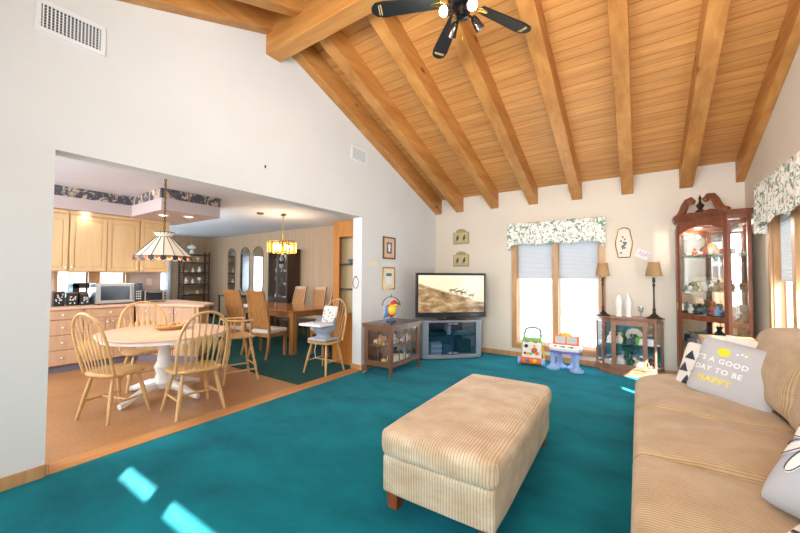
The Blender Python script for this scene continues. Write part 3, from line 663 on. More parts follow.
text_on("IT'S A GOOD", 'lettering', S1, w2, h2, -0.095, 0.045, 0.057, wht, t1, 0.0012); text_on('DAY TO BE', 'lettering', S1, w2, h2, -0.085, -0.035, 0.057, wht, t1, 0.0012); text_on('HAPPY', 'lettering', S1, w2, h2, -0.085, -0.12, 0.066, yel, t1, 0.0015)
patch('yellow_sun', [(-0.085 + 0.042 * math.cos(a), 0.125 + 0.034 * math.sin(a)) for a in [2 * PI * i / 20 for i in range(20)]] , S1, w2, h2, yel, t1)
patch('yellow_beak', dens([(-0.06, 0.14), (-0.035, 0.118), (-0.06, 0.10)], 4), S1, w2, h2, yel, t1, 0.0035)
for (x, y) in ((-0.01, 0.135), (0.015, 0.145), (0.04, 0.138), (0.06, 0.148)): patch('small_leaf', dens([(x, y), (x + 0.009, y + 0.012), (x + 0.02, y + 0.006), (x + 0.01, y - 0.006)], 3), S1, w2, h2, wht if x < 0.05 else yel, t1)
Mx = basis((3.865, -2.43, 0.64), (-0.72, -0.62, 0.35), (0.25, 0.2, 1))
t2, S2 = pillow('throw_pillow', 'white pillow with charcoal triangles tucked behind the lettered pillow', Mx, 0.21, 0.21, 0.055, whitec)
for k, (x, y) in enumerate(((-0.10, 0.09), (0.04, 0.10), (-0.13, -0.03), (0.0, -0.02), (0.12, -0.03), (-0.07, -0.14), (0.07, -0.14))): patch('triangle', dens([(x - 0.055, y - 0.04), (x + 0.055, y - 0.04), (x, y + 0.045)], 5), S2, 0.21, 0.21, blk, t2)
Mx = basis((4.15, -2.40, 0.72), (-0.35, -0.85, 0.35), (0.25, 0.2, 1))
t3, S3 = pillow('throw_pillow', 'plain white pillow showing its top edge behind the lettered pillow', Mx, 0.20, 0.20, 0.05, whitec)
# daisy pillow
w2 = h2 = 0.25
Mx = basis((4.07, -4.40, 0.71), (-0.62, -0.46, 0.58), (0.38, 0.30, 0.65))
t4, S4 = pillow('throw_pillow', 'pale grey pillow with a large outlined white daisy and yellow centre', Mx, w2, h2, 0.085, bluec)
cx0, cy0 = -0.10, 0.04
for k in range(9):
    a = math.radians(40 * k + 10); pl = []
    for i in range(24):
        th = 2 * PI * i / 24; r = 0.095 + 0.075 * math.cos(th); q = 0.030 * math.sin(th) * (0.6 + 0.4 * math.cos(th * 0.5) ** 2); X_ = cx0 + math.cos(a) * r - math.sin(a) * q; Y_ = cy0 + math.sin(a) * r + math.cos(a) * q
        pl.append((max(-0.24, min(0.24, X_)), max(-0.24, min(0.24, Y_))))
    pet = patch('petal', pl, S4, w2, h2, wht, t4, 0.003 + 0.0004 * k)
    ol = MB().tube([S4((p[0] + 0.006 * math.cos(a)) / w2, (p[1] + 0.006) / h2, 1, 0.0075) for p in pl if abs(p[0]) < 0.235 and abs(p[1]) < 0.235] or [(0, 0, 0), (0, 0, 0.01)], 0.0017, 5); obj('outline', ol, blk, pet)
patch('daisy_centre', [(cx0 + 0.045 * math.cos(a), cy0 + 0.04 * math.sin(a)) for a in [2 * PI * i / 20 for i in range(20)]], S4, w2, h2, yel, t4, 0.008)
Mx = basis((3.90, -4.86, 0.60), (-0.5, -0.3, 0.8), (0.5, 0.3, 0.6))
t5, S5 = pillow('throw_pillow', 'white and dark striped pillow nearest the camera on the sofa', Mx, 0.2, 0.2, 0.06, whitec)
for k in range(-4, 5): patch('stripe', dens([(-0.17, 0.04 * k - 0.006), (0.17, 0.04 * k - 0.006), (0.17, 0.04 * k + 0.006), (-0.17, 0.04 * k + 0.006)], 8), S5, 0.2, 0.2, blk, t5)

# ================================================================== WICKER HAMPER behind the arm
def wicker_mat():
    m, t_, p = new_mat('wicker'); v = coords(t_); wv_ = nd(t_, 'ShaderNodeTexWave'); wv_.bands_direction = 'Z'; wv_.inputs['Scale'].default_value = 22; wv_.inputs['Distortion'].default_value = 3; t_.links.new(v, wv_.inputs['Vector'])
    t_.links.new(ramp(t_, wv_.outputs['Fac'], [(0.1, srgb(160, 112, 66)), (0.8, srgb(228, 184, 130))]), p.inputs['Base Color']); bump(t_, p, wv_.outputs['Fac'], 0.6, 0.01); return m
wick = wicker_mat()
t = thing('wicker_hamper', 'woven tan wicker hamper between sofa arm and tall display cabinet', 'hamper', (4.17, -1.45, 0))
obj('body', MB().rbox((0, 0, 0.37), (0.20, 0.17, 0.37), 0.02), wick, t, 0, True); obj('lid', MB().rbox((0, 0, 0.765), (0.215, 0.185, 0.025), 0.015), wick, t, 0, True)

# ================================================================== FIGURINES
FIG = {}
def lab_fig(kind, colname, where, things=[0]): return None
def fig_mesh(kind):
    m = MB()
    if kind == 'figurine':
        m.lathe([(0, 0), (0.32, 0), (0.34, 0.05), (0.2, 0.12), (0.3, 0.35), (0.2, 0.62), (0.09, 0.72)], n=10); m.ball((0, 0, 0.84), (0.13, 0.13, 0.15), 8); m.ball((0.17, -0.05, 0.5), (0.09, 0.1, 0.17), 6); m.ball((-0.17, -0.05, 0.5), (0.09, 0.1, 0.17), 6)
    elif kind == 'teapot':
        m.lathe([(0, 0), (0.25, 0), (0.4, 0.25), (0.36, 0.5), (0.18, 0.65), (0.1, 0.72), (0.06, 0.8), (0, 0.82)], n=12); m.tube([(0.3, 0, 0.3), (0.48, 0, 0.4), (0.56, 0, 0.6)], [0.08, 0.06, 0.04], 6); m.tube([(-0.32, 0, 0.48), (-0.55, 0, 0.5), (-0.55, 0, 0.25), (-0.34, 0, 0.2)], 0.04, 6)
    elif kind == 'vase': m.lathe([(0, 0), (0.2, 0), (0.32, 0.3), (0.28, 0.55), (0.11, 0.75), (0.2, 1.0), (0.15, 1.0), (0.07, 0.78)], n=12)
    elif kind == 'mug':
        m.lathe([(0, 0), (0.32, 0), (0.34, 0.8), (0.29, 0.8), (0.28, 0.1), (0, 0.1)], n=12); m.tube([(0.33, 0, 0.65), (0.53, 0, 0.6), (0.53, 0, 0.25), (0.33, 0, 0.18)], 0.05, 6)
    elif kind == 'animal_figurine':
        m.ball((0, 0, 0.42), (0.42, 0.2, 0.24), 10); m.ball((0.42, 0, 0.68), (0.17, 0.13, 0.15), 8); m.tube([(0.28, 0, 0.5), (0.4, 0, 0.68)], [0.14, 0.1], 8)
        for x in (-0.26, 0.26):
            for y in (-0.1, 0.1): m.cyl((x, y, 0), (x, y, 0.4), 0.06, 0.09, 6)
        m.tube([(-0.4, 0, 0.5), (-0.55, 0, 0.35)], [0.05, 0.02], 6); m.ball((0.38, 0.07, 0.84), (0.04, 0.03, 0.08), 6); m.ball((0.38, -0.07, 0.84), (0.04, 0.03, 0.08), 6)
    elif kind == 'cottage_figurine':
        m.bx(-0.35, 0.35, -0.25, 0.25, 0, 0.45); m.prism([(-0.42, 0.45), (0.42, 0.45), (0, 0.85)], 'y', -0.3, 0.3); m.bx(0.12, 0.22, -0.05, 0.05, 0.6, 0.95)
    elif kind == 'flower_ornament':
        m.lathe([(0, 0), (0.22, 0), (0.15, 0.2), (0.05, 0.3)], n=10); rr = random.Random(3)
        for i in range(12): a = rr.uniform(0, 6.3); r = rr.uniform(0.05, 0.3); m.ball((r * math.cos(a), r * math.sin(a) * 0.7, rr.uniform(0.4, 0.9)), 0.11, 6)
        m.cyl((0, 0, 0.2), (0, 0, 0.6), 0.05, n=6)
    elif kind == 'decorative_plate':
        Mt = Matrix.Translation((0, 0, 0.5)) @ Matrix.Rotation(math.radians(80), 4, 'X'); m.lathe([(0, 0.03), (0.3, 0.03), (0.5, 0.09), (0.5, 0.06), (0.3, 0), (0, 0)], n=24, mat=Mt); m.bx(-0.15, 0.15, -0.06, 0.16, 0, 0.04)
    elif kind == 'box': m.rbox((0, 0, 0.3), (0.4, 0.3, 0.3), 0.05, n=2)
    elif kind == 'goblet': m.lathe([(0, 0), (0.25, 0), (0.05, 0.06), (0.04, 0.45), (0.25, 0.6), (0.28, 1.0), (0.25, 1.0), (0.2, 0.62), (0, 0.5)], n=12)
    elif kind == 'bowl': m.lathe([(0, 0), (0.2, 0), (0.5, 0.35), (0.46, 0.36), (0.18, 0.05), (0, 0.05)], n=14)
    return m
COLN = dict(white='white', cream='cream', brown='brown', green='green', slate='slate blue', terracotta='terracotta', darkgreen='dark green', pink='pink', tan='tan', teal='teal', yellow='yellow', grey='grey', skyblue='pale blue', dark='dark', khaki='khaki', red='red')
def place_fig(kind, colr, loc, size, where, rz=0):
    key = (kind, colr)
    if key in FIG:
        o = FIG[key].copy(); C.objects.link(o)
    else:
        o = obj(kind, fig_mesh(kind), P[colr], None, 0, True); FIG[key] = o
    size *= {'teapot': 0.72, 'animal_figurine': 0.75, 'cottage_figurine': 0.8, 'mug': 0.85, 'decorative_plate': 0.9, 'bowl': 0.8}.get(kind, 1)
    o.location = loc; o.scale = (size, size, size); o.rotation_euler = (0, 0, rz)
    tag(o, '%s %s %s' % (COLN[colr], {'box': 'trinket box'}.get(kind, kind.replace('_', ' ')), where), {'box': 'trinket box'}.get(kind, kind.replace('_', ' ')), '%s %s' % (COLN[colr] + ' ' + kind.replace('_', ' '), where))
    return o
kinds_mix = ['figurine', 'teapot', 'vase', 'animal_figurine', 'cottage_figurine', 'flower_ornament', 'mug', 'box']
def fill_line(p0, p1, cnt, sz, where, pal, kinds=kinds_mix, rz=0, seed=1, rows=1, back=(0, 0)):
    r = random.Random(seed)
    for row in range(rows):
        for i in range(cnt):
            f = (i + 0.5) / cnt; s = r.uniform(*sz); x = p0[0] + (p1[0] - p0[0]) * f + back[0] * row; y = p0[1] + (p1[1] - p0[1]) * f + back[1] * row
            place_fig(r.choice(kinds), r.choice(pal), (x, y, p0[2]), s, where, rz + r.uniform(-0.6, 0.6))

# ================================================================== CORNER CURIO (tall)
t = thing('corner_display_cabinet', 'tall cherry corner display cabinet with scrolled pediment and glass doors', 'display cabinet', (4.1, -0.45, 0)); OX, OY = 4.1, -0.45
V = [(4.50, -0.73), (4.29, -0.73), (3.862, -0.25), (3.862, -0.045), (4.50, -0.045)]
VL = [(x - OX, y - OY) for x, y in V]
def grow(poly, g):
    cx = sum(p[0] for p in poly) / len(poly); cy = sum(p[1] for p in poly) / len(poly)
    return [(p[0] + g * (1 if p[0] > cx else -1) * (1 if i in (2, 3) else (0 if i in (4,) else (0.3 if i == 1 else (1 if i == 0 else 0)))), p[1] + g * (-1 if i in (0, 1) else (0 if i in (3, 4) else -0.6))) for i, p in enumerate(poly)]
obj('plinth', MB().prism(grow(VL, 0.012), 'z', 0, 0.10), cherry, t, 0.004)
obj('bottom_shelf', MB().prism(VL, 'z', 0.10, 0.14), cherry, t, 0.002)
obj('frieze', MB().prism(VL, 'z', 2.105, 2.17), cherry, t, 0.003)
co = MB().prism(grow(VL, 0.014), 'z', 2.15, 2.17).prism(grow(VL, 0.028), 'z', 2.17, 2.19).prism(grow(VL, 0.045), 'z', 2.19, 2.21); obj('cornice', co, cherry, t, 0.004)
obj('mirror_back', MB().bx(VL[3][0], VL[4][0], VL[3][1] + .012, VL[3][1] + .02, 0.14, 2.1).bx(VL[0][0] - .01, VL[0][0], VL[0][1] + .02, VL[4][1], 0.14, 2.05), mirror_m, t)
def pane_frame(a, b, zs, wpost, name, arch=False, door=True):
    """framed glass between plan points a and b: zs = list of (z0,z1) openings"""
    a = Vector((a[0], a[1], 0)); b = Vector((b[0], b[1], 0)); d = (b - a); Ln = d.length; d.normalize(); nrm = Vector((d.y, -d.x, 0))
    if nrm.y > 0: nrm = -nrm
    Mx = Matrix(((d.x, nrm.x, 0, a.x), (d.y, nrm.y, 0, a.y), (0, 0, 1, 0), (0, 0, 0, 1)))
    fr = MB(); z0 = zs[0][0] - 0.04; z1 = zs[-1][1] + 0.04
    fr.bx(0, wpost, -0.02, 0.006, z0, z1, 0, Mx); fr.bx(Ln - wpost, Ln, -0.02, 0.006, z0, z1, 0, Mx)
    edges = [z0] + [z for pr in zs for z in pr] + [z1]
    for i in range(0, len(edges), 2): fr.bx(wpost, Ln - wpost, -0.018, 0.004, edges[i], edges[i + 1], 0, Mx)
    if arch:
        zt = zs[-1][1]; K = 14; pts = [(wpost, zt + 0.01)] + [(wpost + (Ln - 2 * wpost) * i / K, zt - 0.08 * (1 - math.sin(PI * i / K) ** 0.8)) for i in range(K + 1)] + [(Ln - wpost, zt + 0.01)]
        q = MB().prism(pts, 'y', -0.016, 0.003); q.v = [tuple(Mx @ Vector(v)) for v in q.v]; fr.v and fr.add(q.v, q.f)
    o = obj(name, fr, cherry, t, 0.0025)
    g = MB()
    for (a0, a1) in zs: g.bx(wpost, Ln - wpost, -0.008, -0.005, a0, a1, 0, Mx)
    obj('glass_pane', g, glass, o); return o, Mx, Ln
dn = pane_frame(VL[2], VL[1], [(0.20, 0.86), (0.93, 2.065)], 0.04, 'door', True)
obj('door_handle', (lambda m: (setattr(m, 'v', [tuple(dn[1] @ Vector(v)) for v in m.v]), m)[-1])(MB().tube([(0.024, 0.008, 0.98), (0.024, 0.03, 1.0), (0.024, 0.03, 1.06), (0.024, 0.008, 1.08)], 0.006, 8)), brass, dn[0], 0, True)
pane_frame(VL[1], VL[0], [(0.20, 0.82), (0.88, 2.05)], 0.036, 'side_panel'); pane_frame(VL[3], VL[2], [(0.20, 2.05)], 0.036, 'side_panel')
for z in (0.50, 0.935, 1.235, 1.70):
    obj('glass_shelf', MB().prism([(x * 0.985, y * 0.97) for x, y in VL], 'z', z - 0.008, z), glass_mat('shelf_glass', (0.82, 0.93, 0.9, 1), 0.15) if z == 0.50 else bpy.data.materials['shelf_glass'], t)
# swan-neck pediment on the diagonal front
a = Vector((VL[2][0], VL[2][1], 0)); b = Vector((VL[1][0], VL[1][1], 0)); d = (b - a).normalized(); nr = Vector((-d.y, d.x, 0)); nr = nr if nr.y < 0 else -nr; Ln = (b - a).length
Mp = Matrix(((d.x, nr.x, 0, a.x), (d.y, nr.y, 0, a.y), (0, 0, 1, 0), (0, 0, 0, 1)))
base = MB().prism([(0, 2.19), (Ln, 2.19), (Ln, 2.22), (Ln * 0.72, 2.26), (Ln / 2, 2.24), (Ln * 0.28, 2.26), (0, 2.22)], 'y', -0.03, 0.012); base.v = [tuple(Mp @ Vector(v)) for v in base.v]
ped = obj('pediment', base, cherry, t, 0.003)
for s in (0, 1):
    path = []
    for (x, z) in ((-0.03, 2.215), (0.04, 2.235), (0.09, 2.29), (0.12, 2.36), (0.16, 2.415), (0.205, 2.425), (0.235, 2.395), (0.225, 2.365)): path.append(Mp @ Vector(((x if s == 0 else Ln - x), 0.0, z)))
    m = MB().tube(path, [0.03, 0.04, 0.044, 0.043, 0.040, 0.038, 0.034, 0.026], 10, flat=(1, 1)); c = Mp @ Vector((0.222 if s == 0 else Ln - 0.222, 0.02, 2.39)); m.ball(tuple(c), 0.036, 10)
    obj('scroll', m, cherry, ped, 0, True)
m = MB().lathe([(0, 2.24), (0.045, 2.24), (0.05, 2.26), (0.02, 2.28), (0.035, 2.31), (0.045, 2.33), (0.02, 2.36), (0.012, 2.39), (0.018, 2.42), (0, 2.47)], tuple(Mp @ Vector((Ln / 2, -0.01, 0))), n=12); obj('finial', m, flat('dark_bronze', srgb(60, 44, 34), 0.4, 0.5), ped, 0, True)
ld = bpy.data.lights.new('cabinet_fill', 'POINT'); ld.energy = 7; ld.color = (1, 0.93, 0.82); ld.shadow_soft_size = 0.008; lo = bpy.data.objects.new('cabinet_fill_light', ld); C.objects.link(lo); lo.location = (0.05, 0.02, 2.0); lo.parent = t  # unseen point light added to brighten the cabinet interior
pA = ['white', 'cream', 'brown', 'tan', 'terracotta', 'slate', 'darkgreen', 'skyblue', 'grey']
P0 = (3.93, -0.245, 0); P1 = (4.30, -0.64, 0)
for z, sz, wh, pal, kd, sd_ in ((1.701, (0.085, 0.10), 'on the top shelf', ['terracotta', 'grey', 'brown', 'white', 'cream'], ['mug', 'figurine', 'box', 'teapot'], 5), (1.236, (0.09, 0.13), 'on the second shelf', ['tan', 'brown', 'cream', 'white', 'khaki'], kinds_mix, 6),
                       (0.936, (0.10, 0.15), 'on the middle shelf', ['slate', 'terracotta', 'darkgreen', 'white', 'skyblue'], kinds_mix, 7), (0.501, (0.13, 0.19), 'on the lower shelf', ['grey', 'slate', 'white', 'darkgreen'], kinds_mix, 8), (0.141, (0.12, 0.18), 'on the bottom shelf', ['white', 'teal', 'slate', 'cream'], kinds_mix, 9)):
    wn_ = wh + ' of the tall corner cabinet'
    fill_line((3.97, -0.245, z), (4.29, -0.585, z), 7, sz, wn_, pal, kd, 0.7, sd_)
    fill_line((4.02, -0.13, z), (4.40, -0.47, z), 5, (sz[0] * 1.1, sz[1] * 1.15), wn_, pal, kd, 0.7, sd_ + 20)
place_fig('decorative_plate', 'tan', (4.21, -0.33, 1.701), 0.17, 'on the top shelf of the tall corner cabinet', 0.7)

# ================================================================== LOW CURIO WITH LAMPS
t = thing('low_display_cabinet', 'low bow-front display cabinet with glass sides under the candlestick lamps', 'display cabinet', (3.30, -0.02, 0)); OX, OY = 3.30, -0.02
PL = [(2.87, -0.02), (2.89, -0.12), (2.965, -0.24), (3.085, -0.31), (3.30, -0.335), (3.515, -0.31), (3.615, -0.24), (3.68, -0.12), (3.70, -0.02)]
pl = [(x - OX, y - OY) for x, y in PL]
def sc_(poly, k, ky=None): return [(x * k, y * (ky or k)) for x, y in poly]
obj('plinth', MB().prism(sc_(pl, 1.08, 1.09), 'z', 0, 0.05).prism(sc_(pl, 1.04, 1.05), 'z', 0.05, 0.09), rosy, t, 0.006)
obj('floor_board', MB().prism(pl, 'z', 0.09, 0.105), rosy, t)
obj('top', MB().prism(sc_(pl, 1.0), 'z', 0.77, 0.80).prism(sc_(pl, 1.07, 1.09), 'z', 0.80, 0.825), rosy, t, 0.006)
obj('mirror_back', MB().bx(pl[0][0], pl[-1][0], -0.012, -0.004, 0.105, 0.77), flat('soft_mirror', srgb(190, 205, 212), 0.1, 1.0), t)
for (x, y) in (pl[0], pl[2], pl[6], pl[8]): obj('corner_post', MB().cyl((x * 0.98, min(y, -0.02), 0.09), (x * 0.98, min(y, -0.02), 0.775), 0.018, n=10), rosy, t, 0, True)
def arcpane(pts, z0, z1, off=0.0):
    vs = [(x, y, z) for z in (z0, z1) for (x, y) in pts]; k = len(pts); return MB().add(vs, [(i, i + 1, k + i + 1, k + i) for i in range(k - 1)])
for sl in ((0, 3), (5, 8)):
    pts = sc_(pl[sl[0]:sl[1] + 1], 0.985); sp = MB()
    for z0, z1 in ((0.09, 0.14), (0.74, 0.78)):
        for i in range(len(pts) - 1): sp.tube([(pts[i][0], pts[i][1], (z0 + z1) / 2), (pts[i + 1][0], pts[i + 1][1], (z0 + z1) / 2)], 0.018, 6)
    o = obj('side_panel', sp, rosy, t, 0, True); obj('glass_pane', arcpane(pts, 0.14, 0.74), glass, o)
dx0, dx1 = 3.085 - OX, 3.515 - OX; yd = -0.315
f = MB(); f.bx(dx0, dx0 + 0.055, yd - 0.012, yd + 0.012, 0.10, 0.775); f.bx(dx1 - 0.055, dx1, yd - 0.012, yd + 0.012, 0.10, 0.775); f.bx(dx0, dx1, yd - 0.011, yd + 0.012, 0.10, 0.155); f.bx(dx0, dx1, yd - 0.011, yd + 0.012, 0.715, 0.775)
o = obj('door', f, rosy, t, 0.003); obj('glass_pane', MB().bx(dx0 + .055, dx1 - .055, yd, yd + .003, 0.155, 0.715), glass, o)
obj('knob', MB().ball((dx0 + 0.027, yd - 0.02, 0.46), 0.01, 8), brass, o); obj('hinge', MB().bx(dx1 - .008, dx1 + .004, yd - .015, yd, 0.64, 0.69).bx(dx1 - .008, dx1 + .004, yd - .015, yd, 0.17, 0.22), brass, o)
obj('glass_shelf', MB().prism(sc_(pl, 0.95, 0.9), 'z', 0.425, 0.433), bpy.data.materials['shelf_glass'], t)
obj('teal_shelf_cloth', MB().bx(-0.19, 0.0, -0.27, -0.05, 0.433, 0.437), P['teal'], t)
fill_line((3.04, -0.21, 0.438), (3.56, -0.21, 0.438), 9, (0.10, 0.17), 'on the glass shelf of the low cabinet', ['white', 'green', 'slate', 'darkgreen', 'white', 'cream'], kinds_mix, 0, 15)
fill_line((3.0, -0.19, 0.107), (3.59, -0.19, 0.107), 10, (0.10, 0.17), 'on the floor of the low cabinet', ['white', 'cream', 'grey', 'darkgreen', 'terracotta', 'white'], kinds_mix, 0, 16)
fill_line((3.05, -0.12, 0.106), (3.55, -0.12, 0.106), 6, (0.14, 0.2), 'at the back of the low cabinet floor', ['white', 'slate', 'cream'], kinds_mix, 0, 17)
place_fig('decorative_plate', 'cream', (3.36, -0.09, 0.438), 0.24, 'on the glass shelf of the low cabinet')
t = thing('green_compote', 'dark green pedestal bowl standing inside the low cabinet', 'bowl', (3.28, -0.25, 0.106))
obj('stem', MB().lathe([(0, 0), (0.045, 0), (0.018, 0.03), (0.014, 0.2), (0.02, 0.22)], n=14), P['darkgreen'], t, 0, True); obj('bowl', MB().lathe([(0.02, 0.22), (0.06, 0.235), (0.08, 0.30), (0.074, 0.30), (0.05, 0.245), (0, 0.235)], n=16), P['darkgreen'], t, 0, True)
# lamps
lshade = translucent('bronze_lamp_fabric', srgb(196, 160, 118), 0.35)
t = thing('candlestick_lamp', 'slim dark candlestick lamp with tan shade, right end of the low cabinet', 'table lamp', (3.60, -0.19, 0.826))
obj('base', MB().lathe([(0, 0), (0.095, 0), (0.095, 0.015), (0.06, 0.03), (0.05, 0.045), (0.022, 0.07), (0.016, 0.10), (0, 0.10)], n=24), iron, t, 0, True)
obj('stem', MB().lathe([(0.012, 0.09), (0.022, 0.12), (0.012, 0.15), (0.009, 0.3), (0.011, 0.45), (0.02, 0.47), (0.01, 0.50), (0.02, 0.53), (0.016, 0.58)], n=12), iron, t, 0, True)
obj('candle_sleeve', MB().cyl((0, 0, 0.56), (0, 0, 0.62), 0.011), P['cream'], t)
shp = []
K = 24
for (r, z) in ((0.098, 0.60), (0.092, 0.63), (0.066, 0.78), (0.070, 0.80)): shp.append((r, z))
obj('lamp_shade', MB().lathe(shp, n=24), lshade, t, 0, True).data.materials[0] = lshade
for o_ in [c for c in t.children if c.name.startswith('lamp_shade')]:
    me = o_.data
    import bmesh
    b = bmesh.new(); b.from_mesh(me); bmesh.ops.delete(b, geom=[f for f in b.faces if len(f.verts) > 4], context='FACES_ONLY'); b.to_mesh(me); b.free()
dup(t, (2.97, -0.17, 0.826), 0, 'slim dark candlestick lamp with tan shade, left end, in front of the window trim')
for (x, lab) in ((3.176, 'tall white porcelain vase, left one of the pair on the low cabinet'), (3.295, 'tall white porcelain vase, right one of the pair on the low cabinet')):
    h = 0.33 if x < 3.2 else 0.355; o = obj('porcelain_vase', MB().lathe([(0, 0), (0.042, 0), (0.045, 0.015), (0.03, 0.04), (0.038, 0.12), (0.048, 0.2), (0.04, 0.26), (0.022, 0.30), (0.018, h - .02), (0.026, h), (0.02, h), (0.014, h - .02)], n=20), porcelain, None, 0, True, (x, -0.15, 0.826)); tag(o, lab, 'vase')
o = obj('glass_candle_holder', MB().lathe([(0, 0), (0.045, 0), (0.045, 0.01), (0.012, 0.03), (0.012, 0.07), (0.03, 0.09), (0.036, 0.16), (0.032, 0.16), (0.026, 0.095), (0, 0.09)], n=16), glass_mat('cut_glass', (0.9, 0.93, 0.95, 1), 0.3), None, 0, True, (3.445, -0.16, 0.826)); tag(o, 'small clear glass candle holder beside the right lamp', 'candle holder')

# ================================================================== TV AND STAND
A45 = PI / 4
t = thing('tv_stand', 'silver corner television stand with smoked glass doors', 'tv stand', (0.69, -0.75, 0), A45); t.scale = (1.22, 1, 1)   # local x along front, -y front
HW = 0.475
poly = [(-HW, 0.12), (-HW, -0.02), (-HW + .05, -0.12), (-0.3, -0.16), (0.3, -0.16), (HW - .05, -0.12), (HW, -0.02), (HW, 0.12), (0.26, 0.42), (-0.26, 0.42)]
obj('base', MB().prism(poly, 'z', 0.012, 0.075), silver_p, t, 0.01); obj('top', MB().prism([(x * 1.01, y * 1.01) for x, y in poly], 'z', 0.625, 0.655), silver_p, t, 0.006)
for s in (-1, 1): obj('side_post', MB().prism([(s * x, y) for x, y in ((HW, 0.12), (HW, -0.02), (HW - .05, -0.12), (HW - .13, -0.142), (HW - .13, -0.08), (HW - .07, -0.05), (HW - .05, 0.12))], 'z', 0.075, 0.625), silver_p, t, 0.006)
obj('back_panel', MB().bx(-0.3, 0.3, 0.36, 0.38, 0.075, 0.625).bx(-0.43, -0.42, -0.04, 0.14, 0.075, 0.625).bx(0.42, 0.43, -0.04, 0.14, 0.075, 0.625), P['slate'], t); obj('shelf', MB().prism([(-0.41, -0.1), (0.41, -0.1), (0.41, 0.1), (0.25, 0.35), (-0.25, 0.35), (-0.41, 0.1)], 'z', 0.385, 0.40), dkblue_p, t)
obj('foot_rail', MB().prism([(x * 0.95, y * 0.95) for x, y in poly], 'z', 0, 0.012), black_p, t)
for s in (-1, 1):
    o = obj('glass_door', MB().bx(*(sorted((s * 0.003, s * 0.345))), -0.15, -0.144, 0.09, 0.615), smoke, t); obj('door_clip', MB().bx(*(sorted((s * 0.01, s * 0.07))), -0.158, -0.144, 0.585, 0.612).bx(*(sorted((s * 0.01, s * 0.07))), -0.158, -0.144, 0.095, 0.12), silver_p, o)
def on45(x, y, z): 
    c, s = math.cos(A45), math.sin(A45); x *= 1.22; return (0.69 + x * c - y * s, -0.75 + x * s + y * c, z)
def dev(name, label, cat, x, y, z, sx, sy, sz, m): tag(obj(name, MB().bx(-sx / 2, sx / 2, -sy / 2, sy / 2, 0, sz), m, None, 0.004, False), label, cat); o = bpy.context.scene.collection.objects[-1]; o.location = on45(x, y, z); o.rotation_euler = (0, 0, A45); return o
dev('media_player', 'black media player behind the left glass door, upper shelf', 'media player', -0.185, 0.02, 0.402, 0.26, 0.2, 0.06, black_p); dev('cable_box', 'grey cable box behind the right glass door, upper shelf', 'cable box', 0.17, 0.03, 0.401, 0.28, 0.2, 0.04, silver_p)
dev('paper_stack', 'white booklet lying on the cable box in the television stand', 'booklet', 0.17, 0.0, 0.442, 0.2, 0.14, 0.02, P['cream'])
dev('game_console', 'white game console standing upright behind the glass doors', 'game console', -0.02, 0.05, 0.401, 0.06, 0.18, 0.15, P['white'])
for k in range(5): dev('disc_case', 'disc case in the pile behind the left glass door, %s' % ('lowest', 'second from bottom', 'middle', 'second from top', 'topmost')[k], 'disc case', -0.225 + 0.01 * (k % 2), -0.02, 0.076 + 0.041 * k, 0.19, 0.14, 0.038, P['white'] if k % 2 else P['grey'])['group'] = 'disc cases in the television stand'
dev('speaker_box', 'small round-cornered dark speaker behind the glass, lower shelf', 'speaker', -0.06, 0.0, 0.076, 0.14, 0.14, 0.16, P['slate']); dev('black_storage_box', 'dark storage box behind the right glass door, lower shelf', 'storage box', 0.2, 0.05, 0.076, 0.26, 0.18, 0.22, P['dark'])
# television
t = thing('television', 'large flat television showing horses on a misty hill', 'television', (0.715, -0.755, 0.656), A45)
hw_, zb, zt = 0.635, 0.045, 0.81
o = obj('bezel', MB().bx(-hw_, hw_, -0.03, 0.04, zb, zt), black_p, t, 0.008)
obj('stand_foot', MB().bx(-0.24, 0.24, -0.09, 0.12, 0, 0.015).bx(-0.08, 0.08, -0.01, 0.03, 0.015, 0.06), black_p, t, 0.004)
obj('bottom_strip', MB().bx(-hw_ + .004, hw_ - .004, -0.034, -0.029, zb + .005, zb + 0.075), flat('gloss_bezel', srgb(40, 46, 54), 0.15), t, 0.002)
def screen_mat():
    m, t_, p = new_mat('tv_picture'); tc = nd(t_, 'ShaderNodeTexCoord'); sp = nd(t_, 'ShaderNodeSeparateXYZ'); t_.links.new(tc.outputs['Object'], sp.inputs[0])
    x = sp.outputs[0]; z = sp.outputs[2]
    ridge = math_(t_, 'ADD', math_(t_, 'MULTIPLY', x, -0.27), 0.47)
    n1 = noise(t_, coords(t_, (1, 1, 2)), 7, 5, 0.65); ridge = math_(t_, 'ADD', ridge, math_(t_, 'MULTIPLY', math_(t_, 'SUBTRACT', n1, 0.5), 0.08))
    below = math_(t_, 'SUBTRACT', ridge, z); mask = ramp(t_, below, [(0.0, (0, 0, 0, 1)), (0.03, (1, 1, 1, 1))])
    hillc = ramp(t_, noise(t_, coords(t_, (1, 1, 2.5), (0, 0.3, 0)), 4, 5, 0.6), [(0.32, srgb(92, 64, 40)), (0.5, srgb(156, 122, 82)), (0.68, srgb(214, 190, 150))])
    sky = ramp(t_, z, [(0.3, srgb(232, 220, 176)), (0.8, srgb(236, 228, 198))])
    c = mixc(t_, mask, sky, hillc)
    t_.links.new(c, p.inputs['Emission Color']); p.inputs['Emission Strength'].default_value = 0.72; p.inputs['Base Color'].default_value = (0.01, 0.01, 0.01, 1); p.inputs['Roughness'].default_value = 0.15; return m
s = obj('screen', MB().bx(-hw_ + .04, hw_ - .04, -0.033, -0.028, zb + 0.085, zt - 0.04), screen_mat(), t)
hm = flat('tv_horse_tone', (0.01, 0.01, 0.01, 1), 0.6, 0, srgb(122, 98, 74), 0.6)
